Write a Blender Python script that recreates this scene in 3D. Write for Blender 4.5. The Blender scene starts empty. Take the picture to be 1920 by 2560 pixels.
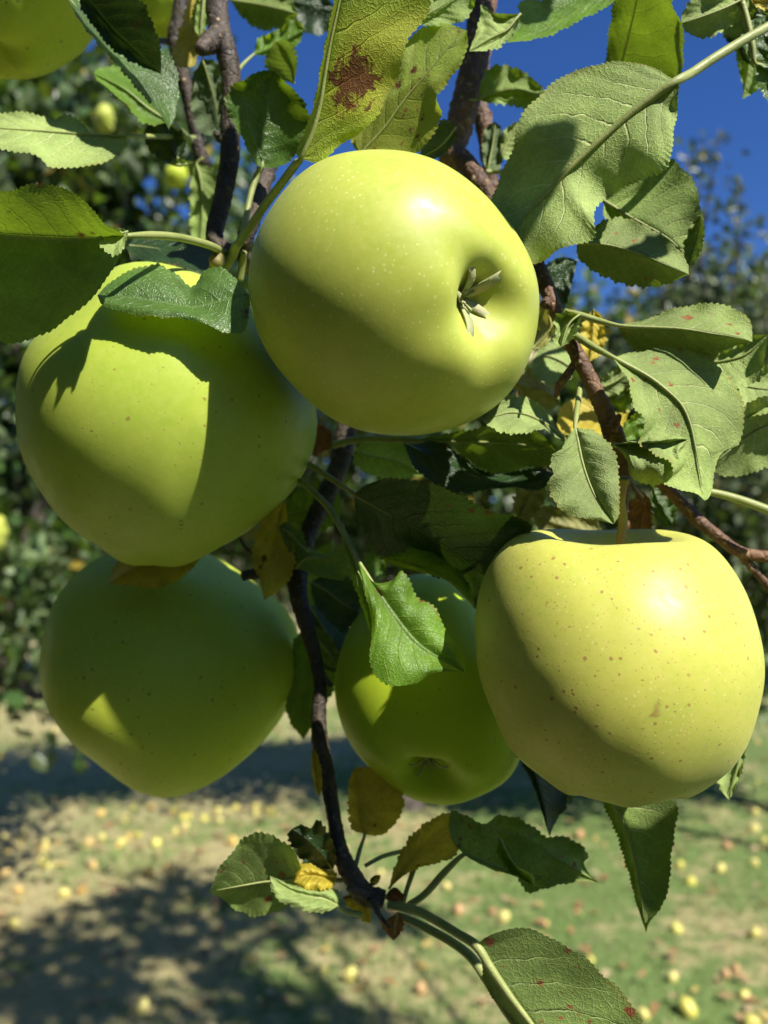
import bpy, math, random
import numpy as np
from mathutils import Vector, Matrix
S = bpy.context.scene
COL = S.collection
# ------------------------------------------------------------------ camera
CAM = Vector((0, 0, 1.5)); FPX = 2050.0; PITCH = math.atan(170/FPX)
cd = bpy.data.cameras.new('camera'); cam = bpy.data.objects.new('camera', cd); COL.objects.link(cam)
cam.location = CAM; cam.rotation_euler = (math.pi/2 + PITCH, 0, 0)
cd.sensor_fit = 'VERTICAL'; cd.sensor_height = 36; cd.lens = 36*FPX/2560
cd.clip_start = 0.01; cd.clip_end = 500
cd.dof.use_dof = True; cd.dof.focus_distance = 0.212; cd.dof.aperture_fstop = 12
S.camera = cam
# ------------------------------------------------------------------ sky and sun
SUN = Vector((0.46, -0.55, 0.695)).normalized()
EL = math.asin(SUN.z); AZ = math.atan2(SUN.x, SUN.y)
w = bpy.data.worlds.new('World'); S.world = w; w.use_nodes = True
nt = w.node_tree; nt.nodes.clear()
sky = nt.nodes.new('ShaderNodeTexSky'); sky.sky_type = 'NISHITA'; sky.sun_disc = False
sky.sun_elevation = EL; sky.sun_rotation = AZ; sky.altitude = 800
sky.air_density = 1.0; sky.dust_density = 0.1; sky.ozone_density = 4.0
hs = nt.nodes.new('ShaderNodeHueSaturation'); hs.inputs['Saturation'].default_value = 1.25; hs.inputs['Hue'].default_value = 0.515
bg = nt.nodes.new('ShaderNodeBackground'); bg.inputs[1].default_value = 0.082
wo = nt.nodes.new('ShaderNodeOutputWorld')
nt.links.new(sky.outputs[0], hs.inputs['Color']); nt.links.new(hs.outputs[0], bg.inputs[0]); nt.links.new(bg.outputs[0], wo.inputs[0])
sd = bpy.data.lights.new('sun', 'SUN'); sd.energy = 5.0; sd.angle = math.radians(0.53); sd.color = (1, 0.95, 0.86)
so = bpy.data.objects.new('sun', sd); COL.objects.link(so); so.location = (5, -3, 8)
so.rotation_euler = (-SUN).to_track_quat('-Z', 'Y').to_euler()
S.view_settings.view_transform = 'Standard'; S.view_settings.look = 'None'
S.view_settings.exposure = 0.76; S.view_settings.gamma = 1
S.cycles.max_bounces = 8; S.cycles.transparent_max_bounces = 8
S.cycles.use_denoising = True

# ------------------------------------------------------------------ coordinates
RC = Matrix.Rotation(math.pi/2 + PITCH, 3, 'X')
RCn = np.array(RC)
FR = {'W': (0, 0, 1.1575), 'S': (0, 0, 1), 'A': (0, 0, .5787), 'B': (960, 0, .5787), 'C': (0, 600, .5787), 'D': (960, 600, .5787),
      'E': (0, 1240, .5787), 'F': (960, 1240, .5787), 'G': (0, 1840, .5787), 'H': (960, 1840, .5787),
      'P': (660, 1040, .446), 'Q': (0, 60, .3858), 'R': (1340, 300, .3496), 'T': (1100, 820, .4943)}
def cv(fr, pts):
    ox, oy, s = FR[fr]
    return [(ox + p[0]*s, oy + p[1]*s) + tuple(p[2:]) for p in pts]
def P(x, y, d):
    v = RC @ Vector(((x-960)/FPX*d, (1280-y)/FPX*d, -d)); return CAM + v
def Pn(a):   # a: N x 3 (px,py,depth)
    a = np.asarray(a, float)
    c = np.stack([(a[:, 0]-960)/FPX*a[:, 2], (1280-a[:, 1])/FPX*a[:, 2], -a[:, 2]], 1)
    return c @ RCn.T + np.array(CAM)
def proj(wp):  # N x 3 world to px,py,depth
    c = (np.asarray(wp)-np.array(CAM)) @ RCn
    d = -c[:, 2]
    return np.stack([960 + c[:, 0]/d*FPX, 1280 - c[:, 1]/d*FPX, d], 1)
def ground(px, py, z=0.0):
    v = RC @ Vector(((px-960)/FPX, (1280-py)/FPX, -1)); t = (z-CAM.z)/v.z; return CAM + v*t
def spline(pts, n):
    """Catmull-Rom through pts (k-dim), n samples uniform by chord length."""
    p = np.asarray(pts, float)
    q = np.vstack([2*p[0]-p[1], p, 2*p[-1]-p[-2]])
    out = []
    for i in range(1, len(q)-2):
        t = np.linspace(0, 1, 24, endpoint=False)[:, None]
        a, b, c, d = q[i-1], q[i], q[i+1], q[i+2]
        out.append(.5*((2*b)+(-a+c)*t+(2*a-5*b+4*c-d)*t**2+(-a+3*b-3*c+d)*t**3))
    out = np.vstack(out+[p[-1:]])
    l = np.r_[0, np.cumsum(np.linalg.norm(np.diff(out[:, :2], axis=0), axis=1)+1e-9)]
    s = np.linspace(0, l[-1], n)
    return np.stack([np.interp(s, l, out[:, k]) for k in range(out.shape[1])], 1)

# ------------------------------------------------------------------ object helpers
def mesh_obj(name, verts, faces, mat, parent=None, uvs=None, smooth=True, auto=None):
    me = bpy.data.meshes.new(name); me.from_pydata([tuple(map(float, v)) for v in verts], [], [tuple(map(int, f)) for f in faces]); me.update()
    if smooth: me.polygons.foreach_set('use_smooth', [True]*len(me.polygons))
    if uvs is not None:
        ul = me.uv_layers.new(name='UVMap'); li = np.empty(len(me.loops), int); me.loops.foreach_get('vertex_index', li)
        ul.data.foreach_set('uv', np.asarray(uvs, float)[li].ravel())
    if mat: me.materials.append(mat)
    o = bpy.data.objects.new(name, me); COL.objects.link(o)
    if parent is not None: put(o, parent)
    return o
def put(o, parent):
    o.parent = parent; o.matrix_parent_inverse = Matrix.Identity(4)
    o.matrix_basis = world_of(parent).inverted() @ o.matrix_basis
def world_of(o):
    m = o.matrix_basis.copy()
    while o.parent: o = o.parent; m = o.matrix_basis @ m
    return m
def tag(o, label, cat, group=None, kind=None):
    if label: o['label'] = label
    if cat: o['category'] = cat
    if group: o['group'] = group
    if kind: o['kind'] = kind
    return o
def empty(name, loc, label, cat, group=None):
    o = bpy.data.objects.new(name, None); COL.objects.link(o); o.location = loc; o.empty_display_size = .01
    return tag(o, label, cat, group)
def link_copy(o, parent=None, loc=None):
    c = o.copy(); COL.objects.link(c)
    if parent is not None: c.parent = parent
    if loc is not None: c.location = loc
    return c

# ------------------------------------------------------------------ material helpers
class N:
    def __init__(s, name):
        s.m = bpy.data.materials.new(name); s.m.use_nodes = True; s.t = s.m.node_tree; s.t.nodes.clear()
        s.out = s.t.nodes.new('ShaderNodeOutputMaterial')
    def n(s, ty, **kw):
        x = s.t.nodes.new('ShaderNode'+ty)
        for k, v in kw.items(): setattr(x, k, v)
        return x
    def l(s, a, b): s.t.links.new(a, b)
    def set(s, sock, v):
        if hasattr(v, 'is_linked') or hasattr(v, 'links'): s.l(v, sock)
        else: sock.default_value = v
    def math(s, op, a, b=0.0, c=0.0, clamp=False):
        x = s.n('Math', operation=op, use_clamp=clamp)
        for i, v in enumerate((a, b, c)): s.set(x.inputs[i], v)
        return x.outputs[0]
    def ss(s, v, a, b, lo=0.0, hi=1.0):
        x = s.n('MapRange', interpolation_type='SMOOTHSTEP')
        for i, q in enumerate((v, a, b, lo, hi)): s.set(x.inputs[i], q)
        return x.outputs[0]
    def mix(s, f, a, b, blend='MIX'):
        x = s.n('Mix', data_type='RGBA', blend_type=blend)
        s.set(x.inputs[0], f); s.set(x.inputs[6], a); s.set(x.inputs[7], b); return x.outputs[2]
    def noise(s, vec, scale, detail=2.0, rough=.5, dist=0.0):
        x = s.n('TexNoise'); s.l(vec, x.inputs['Vector']); x.inputs['Scale'].default_value = scale
        x.inputs['Detail'].default_value = detail; x.inputs['Roughness'].default_value = rough; x.inputs['Distortion'].default_value = dist
        return x.outputs['Fac']
    def vor(s, vec, scale, feature='F1', out='Distance', rnd=1.0):
        x = s.n('TexVoronoi', feature=feature); s.l(vec, x.inputs['Vector']); x.inputs['Scale'].default_value = scale
        x.inputs['Randomness'].default_value = rnd
        return x.outputs[out]
    def bump(s, h, strength=.3, dist=.001):
        x = s.n('Bump'); s.l(h, x.inputs['Height']); x.inputs['Strength'].default_value = strength; x.inputs['Distance'].default_value = dist
        return x.outputs[0]
    def comb(s, x_, y_, z_=0.0):
        x = s.n('CombineXYZ')
        for i, v in enumerate((x_, y_, z_)): s.set(x.inputs[i], v)
        return x.outputs[0]
def c4(c): return (c[0], c[1], c[2], 1.0)

def leaf_material(name, top, bot, trans, vein_t, vein_b, rough=.42, rust=0.0, tmix=.3, patch=None, patchamt=0.0, seed=0.0, rustcol=(.11, .035, .012), spec=.5, blot=None):
    b = N(name); uv = b.n('UVMap').outputs[0]; sx = b.n('SeparateXYZ'); b.l(uv, sx.inputs[0])
    geo = b.n('NewGeometry'); oi = b.n('ObjectInfo')
    t = sx.outputs[0]; u = b.math('SUBTRACT', b.math('MULTIPLY', sx.outputs[1], 2.0), 1.0); a = b.math('ABSOLUTE', u)
    sgn = b.math('SIGN', u)
    pos = geo.outputs['Position']
    nz = b.noise(pos, 180, 2); wob = b.math('MULTIPLY', b.math('SUBTRACT', nz, .5), .05)
    ph = b.math('SUBTRACT', t, b.math('MULTIPLY', b.math('POWER', a, 1.25), .26))
    ph = b.math('ADD', ph, wob)
    ph = b.math('ADD', b.math('MULTIPLY', ph, b.math('ADD', 6.5, b.math('MULTIPLY', oi.outputs['Random'], 2.5))), b.math('MULTIPLY', sgn, .22))
    fr = b.math('FRACT', b.math('ADD', ph, 20.0))
    dist = b.math('ABSOLUTE', b.math('SUBTRACT', fr, .5))
    wv = b.math('MULTIPLY', b.math('SUBTRACT', 1.12, a), .075)
    side = b.math('SUBTRACT', 1.0, b.ss(dist, 0.0, wv))
    side_wide = b.math('SUBTRACT', 1.0, b.ss(dist, 0.0, .5))
    midw = b.math('SUBTRACT', .055, b.math('MULTIPLY', t, .03))
    mid = b.math('SUBTRACT', 1.0, b.ss(a, b.math('MULTIPLY', midw, .5), midw))
    cell = b.n('Mapping'); b.l(pos, cell.inputs['Vector'])
    ve = b.vor(pos, 640, 'DISTANCE_TO_EDGE'); net = b.math('SUBTRACT', 1.0, b.ss(ve, 0.0, .12))
    ve2 = b.vor(pos, 1500, 'DISTANCE_TO_EDGE'); net2 = b.math('SUBTRACT', 1.0, b.ss(ve2, 0.0, .2))
    vein = b.math('MAXIMUM', side, mid)
    vein = b.math('MAXIMUM', vein, b.math('MULTIPLY', net, .22))
    n1 = b.noise(pos, 45, 3, .6); n2 = b.noise(pos, 900, 2, .7)
    var = b.ss(n1, .3, .7, .72, 1.25)
    rv = b.ss(oi.outputs['Random'], 0.0, 1.0, .9, 1.15)
    var = b.math('MULTIPLY', var, rv)
    var = b.math('MULTIPLY', var, b.ss(n2, .2, .8, .85, 1.15))
    def col(base, vcol, amt):
        x = b.mix(b.math('MULTIPLY', vein, amt), c4(base), c4(vcol))
        vm = b.n('VectorMath', operation='SCALE'); b.l(x, vm.inputs[0]); b.l(var, vm.inputs['Scale']); return vm.outputs[0]
    ct = col(top, vein_t, .55); cb = col(bot, vein_b, .8)
    back = geo.outputs['Backfacing']
    c = b.mix(back, ct, cb); tr = col(trans, (trans[0]*1.2, trans[1]*1.1, trans[2]), .4)
    if patch:
        pn = b.noise(pos, 26, 3, .6, .4); pm = b.ss(pn, .62-patchamt*.3, .70-patchamt*.3)
        c = b.mix(pm, c, c4(patch)); tr = b.mix(pm, tr, c4([q*1.3 for q in patch]))
    # yellowed margin
    mg = b.math('MULTIPLY', b.ss(a, .9, 1.0), b.ss(b.noise(pos, 70), .45, .65, 0.0, .5))
    c = b.mix(mg, c, c4((.25, .22, .04)))
    if rust > 0:
        vc = b.n('VectorMath', operation='ADD'); b.l(pos, vc.inputs[0]); vc.inputs[1].default_value = (seed, seed*.7, seed*.3)
        vn = b.n('TexNoise'); b.l(pos, vn.inputs['Vector']); vn.inputs['Scale'].default_value = 500; vn.inputs['Detail'].default_value = 3
        vd = b.n('VectorMath', operation='MULTIPLY_ADD'); b.l(vn.outputs['Color'], vd.inputs[0]); vd.inputs[1].default_value = (.0036,)*3; b.l(vc.outputs[0], vd.inputs[2])
        v1 = b.vor(vd.outputs[0], 260); pick = b.ss(b.noise(vc.outputs[0], 70, 1), .66-.14*rust, .71-.14*rust)
        sp = b.math('MULTIPLY', b.math('SUBTRACT', 1.0, b.ss(v1, .10, .30)), pick)
        v2 = b.vor(vd.outputs[0], 120); sp2 = b.math('MULTIPLY', b.math('SUBTRACT', 1.0, b.ss(v2, .10, .24)), b.ss(b.noise(vc.outputs[0], 30, 1), .66-.16*rust, .70-.16*rust))
        sp = b.math('MAXIMUM', sp, sp2)
        rc = b.mix(b.noise(pos, 700), c4(rustcol), c4([q*2.6 for q in rustcol]))
        c = b.mix(sp, c, rc); tr = b.mix(sp, tr, c4([q*.6 for q in rustcol]))
    if blot:
        dx = b.math('DIVIDE', b.math('SUBTRACT', t, blot[0]), blot[2]); dy = b.math('DIVIDE', b.math('SUBTRACT', u, blot[1]), blot[3])
        rr_ = b.math('SQRT', b.math('ADD', b.math('MULTIPLY', dx, dx), b.math('MULTIPLY', dy, dy)))
        bl = b.math('SUBTRACT', 1.0, b.ss(b.math('ADD', rr_, b.math('MULTIPLY', b.math('SUBTRACT', b.noise(pos, 260, 4, .75, .8), .5), 4.2)), .75, 1.05))
        rc2 = b.mix(b.noise(pos, 500, 3), c4((.07, .022, .008)), c4((.30, .13, .02)))
        halo = b.math('SUBTRACT', 1.0, b.ss(rr_, .8, 2.0)); c = b.mix(b.math('MULTIPLY', halo, .6), c, c4((.46, .44, .03)))
        c = b.mix(bl, c, rc2); tr = b.mix(bl, tr, c4((.12, .04, .01)))
    h = b.math('MULTIPLY', b.math('MAXIMUM', side, b.math('MULTIPLY', mid, 1.4)), 1.0)
    h = b.math('ADD', h, b.math('MULTIPLY', net, .35)); h = b.math('ADD', h, b.math('MULTIPLY', net2, .16)); h = b.math('ADD', h, b.math('MULTIPLY', side_wide, .35))
    h = b.math('ADD', h, b.math('MULTIPLY', b.noise(pos, 2200, 2), .35))
    bn = b.bump(h, .55, .00045)
    pr = b.n('BsdfPrincipled'); b.l(c, pr.inputs['Base Color']); b.l(bn, pr.inputs['Normal'])
    b.set(pr.inputs['Roughness'], b.ss(back, 0.0, 1.0, rough, .75)); pr.inputs['Specular IOR Level'].default_value = spec
    tb = b.n('BsdfTranslucent'); b.l(tr, tb.inputs['Color']); b.l(bn, tb.inputs['Normal'])
    mx = b.n('MixShader'); mx.inputs[0].default_value = tmix
    b.l(pr.outputs[0], mx.inputs[1]); b.l(tb.outputs[0], mx.inputs[2]); b.l(mx.outputs[0], b.out.inputs[0])
    return b.m
PALE = (.195, .285, .06); VB = (.40, .44, .18)
LM = {
 'green': leaf_material('leaf_green', (.06, .12, .022), PALE, (.26, .40, .015), (.12, .19, .05), VB, rough=.36, rust=.15, tmix=.25),
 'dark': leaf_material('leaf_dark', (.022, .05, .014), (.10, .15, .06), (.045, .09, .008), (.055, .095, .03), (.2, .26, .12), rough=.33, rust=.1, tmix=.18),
 'bright': leaf_material('leaf_bright', (.14, .27, .03), (.2, .28, .08), (.36, .52, .012), (.2, .3, .05), VB, rough=.4, rust=.1, tmix=.42),
 'rusty': leaf_material('leaf_rusty', (.12, .2, .02), (.32, .40, .07), (.46, .60, .015), (.2, .3, .06), VB, rough=.4, rust=1.0, tmix=.5, seed=.3, patch=(.22, .26, .02), patchamt=.45),  # underside colour lifted to suggest light coming through the leaf
 'blotched': leaf_material('leaf_blotched', (.12, .2, .02), (.38, .48, .04), (.46, .60, .015), (.2, .3, .06), (.36, .42, .10), rough=.4, rust=.25, tmix=.4, seed=.3, patch=(.36, .40, .03), patchamt=.5, blot=(.34, .42, .10, .34)),  # yellowing underside, brightened further to carry the backlit glow
 'olive': leaf_material('leaf_olive', (.24, .24, .06), (.30, .29, .09), (.34, .30, .03), (.4, .38, .1), (.45, .43, .16), rough=.5, rust=.25, tmix=.25, seed=1.9, rustcol=(.08, .04, .015)),
 'pale': leaf_material('leaf_pale', (.06, .12, .03), (.24, .325, .088), (.2, .3, .02), (.15, .22, .07), (.46, .48, .22), rough=.4, rust=.0, tmix=.2),
 'palerust': leaf_material('leaf_pale_rust', (.06, .12, .03), (.23, .31, .078), (.24, .36, .02), (.15, .22, .07), (.42, .46, .20), rough=.4, rust=.75, tmix=.22, seed=.9, rustcol=(.15, .045, .015)),
 'lower': leaf_material('leaf_lower', (.055, .11, .02), (.21, .30, .07), (.2, .34, .02), (.15, .22, .05), (.32, .40, .15), rough=.4, rust=.95, tmix=.22, seed=2.1, rustcol=(.15, .045, .015)),
 'yellow': leaf_material('leaf_yellow', (.50, .40, .04), (.52, .44, .09), (.58, .46, .03), (.5, .4, .08), (.5, .42, .12), rough=.5, rust=.35, tmix=.32, seed=1.4, rustcol=(.06, .04, .01), patch=(.16, .2, .03), patchamt=.0),
 'brown': leaf_material('leaf_brown', (.2, .09, .025), (.22, .12, .04), (.3, .12, .02), (.3, .16, .05), (.3, .18, .07), rough=.6, rust=.6, tmix=.25, seed=1.1),
}
def simple_material(name, ca, cb, scale, rough=.6, bs=.3, bd=.001, bscale=None, detail=4):
    b = N(name); tc = b.n('TexCoord').outputs['Object']; pos = b.n('NewGeometry').outputs['Position']
    nf = b.ss(b.noise(pos, scale, detail, .6), .3, .7); c = b.mix(nf, c4(ca), c4(cb))
    pr = b.n('BsdfPrincipled'); b.l(c, pr.inputs['Base Color']); pr.inputs['Roughness'].default_value = rough
    b.l(b.bump(b.noise(pos, bscale or scale*4, 3, .6), bs, bd), pr.inputs['Normal']); b.l(pr.outputs[0], b.out.inputs[0]); return b.m
M_PET = simple_material('petiole_skin', (.22, .26, .07), (.30, .33, .11), 160, .5, .4, .0003, 1500)
M_PETR = simple_material('petiole_red', (.24, .12, .05), (.24, .24, .07), 120, .5, .4, .0003, 1500)
M_SEPAL = simple_material('sepal_green', (.32, .38, .16), (.38, .34, .18), 300, .7, .5, .0003, 1500)
M_STEM = simple_material('fruit_stem', (.2, .2, .05), (.2, .12, .05), 200, .6, .4, .0003, 900)
def bark_material(name, dark, mid, light, scale=1.0):
    b = N(name); pos = b.n('NewGeometry').outputs['Position']
    n1 = b.noise(pos, 60*scale, 4, .65); n2 = b.noise(pos, 350*scale, 4, .7, .3)
    c = b.mix(b.ss(n1, .35, .65), c4(dark), c4(mid)); c = b.mix(b.ss(n2, .52, .72), c, c4(light))
    v = b.vor(pos, 170*scale); len_ = b.math('SUBTRACT', 1.0, b.ss(v, .10, .17)); len_ = b.math('MULTIPLY', len_, b.ss(b.noise(pos, 90*scale), .5, .56))
    c = b.mix(len_, c, c4((.42, .30, .18)))
    crack = b.vor(pos, 260*scale, 'DISTANCE_TO_EDGE')
    h = b.math('ADD', b.math('MULTIPLY', n2, .9), b.math('MULTIPLY', len_, .8)); h = b.math('ADD', h, b.math('MULTIPLY', b.ss(crack, 0.0, .15), .25))
    pr = b.n('BsdfPrincipled'); b.l(c, pr.inputs['Base Color']); b.set(pr.inputs['Roughness'], b.ss(n2, .3, .7, .5, .85))
    b.l(b.bump(h, .8, .0009/scale), pr.inputs['Normal']); b.l(pr.outputs[0], b.out.inputs[0]); return b.m
M_BARK = bark_material('twig_bark', (.06, .028, .014), (.17, .085, .042), (.34, .23, .14))
M_BARKD = bark_material('old_bark', (.022, .015, .010), (.065, .045, .03), (.15, .12, .085))
M_TRUNK = bark_material('trunk_bark', (.06, .05, .04), (.15, .12, .10), (.24, .21, .18), .12)

def apple_material(name, base, side, spots, spotcol, spotscale=300, fine=.5, bruise=0.0, bloom=0.0, seed=0.0, rmax=.30, spec=.34):
    """base: skin colour, side: the ripe cheek; spots 0..1 density of coloured lenticels."""
    b = N(name); tc = b.n('TexCoord').outputs['Object']; mp = b.n('VectorMath', operation='ADD'); b.l(tc, mp.inputs[0]); mp.inputs[1].default_value = (seed, seed*.37, seed*.71)
    tv = mp.outputs[0]; geo = b.n('NewGeometry')
    sx = b.n('SeparateXYZ'); b.l(tc, sx.inputs[0])
    big = b.noise(tv, 22, 3, .55)
    c = b.mix(b.ss(big, .3, .72), c4(base), c4(side))
    mot = b.noise(tv, 420, 3, .6); grn = b.noise(tv, 75, 4, .65, .8); c = b.mix(b.ss(grn, .45, .75, 0.0, .35), c, c4((base[0]*.72, base[1]*.88, base[2]*.7)))
    c = b.mix(b.ss(mot, .3, .75, 0.0, .35), c, c4((side[0]*1.12, side[1]*1.05, side[2]*1.6)))
    # fine pale lenticels everywhere
    dn = b.n('TexNoise'); b.l(tv, dn.inputs['Vector']); dn.inputs['Scale'].default_value = 900; dn.inputs['Detail'].default_value = 2
    dv = b.n('VectorMath', operation='MULTIPLY_ADD'); b.l(dn.outputs['Color'], dv.inputs[0]); dv.inputs[1].default_value = (.0009,)*3; b.l(tv, dv.inputs[2])
    f1 = b.vor(dv.outputs[0], 560); fp = b.math('MULTIPLY', b.math('SUBTRACT', 1.0, b.ss(f1, .10, .24)), b.ss(b.noise(tv, 60, 1), .35, .6))
    c = b.mix(b.math('MULTIPLY', fp, fine), c, c4((.74, .70, .30)))
    h = b.math('MULTIPLY', fp, .15)
    if spots > 0:
        vt = b.n('TexVoronoi'); b.l(dv.outputs[0], vt.inputs['Vector']); vt.inputs['Scale'].default_value = spotscale
        sc = b.n('SeparateColor'); b.l(vt.outputs['Color'], sc.inputs[0])
        rad = b.ss(sc.outputs[0], 1-spots, 1.0, .05, rmax)
        s1 = b.math('SUBTRACT', 1.0, b.ss(vt.outputs['Distance'], b.math('MULTIPLY', rad, .6), rad))
        s1 = b.math('MULTIPLY', s1, b.math('GREATER_THAN', sc.outputs[0], 1-spots))
        vt2 = b.n('TexVoronoi'); b.l(dv.outputs[0], vt2.inputs['Vector']); vt2.inputs['Scale'].default_value = spotscale*2.1
        s2c = b.n('SeparateColor'); b.l(vt2.outputs['Color'], s2c.inputs[0])
        s2 = b.math('MULTIPLY', b.math('SUBTRACT', 1.0, b.ss(vt2.outputs['Distance'], .10, .22)), b.math('GREATER_THAN', s2c.outputs[1], 1-spots*.8))
        s1 = b.math('MAXIMUM', s1, b.math('MULTIPLY', s2, .75))
        c = b.mix(b.math('MULTIPLY', s1, .8), c, c4(spotcol)); h = b.math('ADD', h, b.math('MULTIPLY', s1, .7))
    if bruise > 0:
        bz = b.noise(dv.outputs[0], 75, 3, .7, .6); bm = b.ss(bz, .74-.03*bruise, .80-.03*bruise, 0.0, .7)
        c = b.mix(bm, c, c4((.30, .19, .06)))
    rs = b.ss(b.noise(tv, 120, 4, .7), .3, .7, .36, .52)
    h = b.math('ADD', h, b.math('MULTIPLY', b.noise(tv, 1300, 3, .7), .55)); h = b.math('ADD', h, b.math('MULTIPLY', b.noise(tv, 160, 2), .8))
    pr = b.n('BsdfPrincipled'); b.l(c, pr.inputs['Base Color']); b.l(rs, pr.inputs['Roughness'])
    pr.inputs['Subsurface Weight'].default_value = .22; pr.inputs['Subsurface Radius'].default_value = (1.0, .9, .25); pr.inputs['Subsurface Scale'].default_value = .006
    pr.inputs['Specular IOR Level'].default_value = spec
    pr.inputs['Sheen Weight'].default_value = bloom; pr.inputs['Sheen Roughness'].default_value = .5; 
    b.l(b.bump(h, .22, .00025), pr.inputs['Normal']); b.l(pr.outputs[0], b.out.inputs[0]); return b.m

# ------------------------------------------------------------------ builders
def tube(name, pts, rads, mat, parent=None, sides=14, rough=0.0, seed=0, seg=None, cap=True):
    """pts: world points; rads metres."""
    p = np.asarray([tuple(q) for q in pts], float); r = np.asarray(rads, float)
    n = seg or max(8, int(len(p)*7))
    q = np.vstack([2*p[0]-p[1], p, 2*p[-1]-p[-2]]); out = []; ro = []
    per = max(2, n//(len(p)-1))
    for i in range(1, len(q)-2):
        for k in range(per):
            t = k/per; a, b, c, d = q[i-1], q[i], q[i+1], q[i+2]
            out.append(.5*((2*b)+(-a+c)*t+(2*a-5*b+4*c-d)*t**2+(-a+3*b-3*c+d)*t**3)); ro.append(r[i-1]*(1-t)+r[i]*t)
    out.append(p[-1]); ro.append(r[-1]); out = np.array(out); ro = np.array(ro)
    rng = np.random.RandomState(seed+7)
    T = np.gradient(out, axis=0); T /= np.linalg.norm(T, axis=1)[:, None]+1e-12
    nrm = np.cross(T[0], [0.3, 1, .2]); nrm /= np.linalg.norm(nrm); V = []; F = []
    lump = rng.randn(len(out), sides)*rough
    for i in range(len(out)):
        nrm = nrm - T[i]*np.dot(nrm, T[i]); nrm /= np.linalg.norm(nrm); bn = np.cross(T[i], nrm)
        for k in range(sides):
            an = 2*math.pi*k/sides; rr = ro[i]*(1+lump[i, k])
            V.append(out[i]+rr*(math.cos(an)*nrm+math.sin(an)*bn))
    for i in range(len(out)-1):
        for k in range(sides):
            k2 = (k+1) % sides; F.append((i*sides+k, i*sides+k2, (i+1)*sides+k2, (i+1)*sides+k))
    if cap:
        F.append(tuple(range(sides))[::-1]); F.append(tuple((len(out)-1)*sides+k for k in range(sides)))
    if name is None: return V, F
    return mesh_obj(name, V, F, mat, parent)
def join(parts):
    V = []; F = []
    for v, f in parts:
        o = len(V); V += list(v); F += [tuple(i+o for i in q) for q in f]
    return V, F
def ptube(name, fr, pts, mat, parent, sides=12, rough=0.0, seed=0):
    """pts: (px,py,depth,radius_px)"""
    q = cv(fr, pts); wp = [P(a, b_, d) for a, b_, d, r in q]; rr = [r*d/FPX for a, b_, d, r in q]
    return tube(name, wp, rr, mat, parent, sides, rough, seed)

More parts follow.
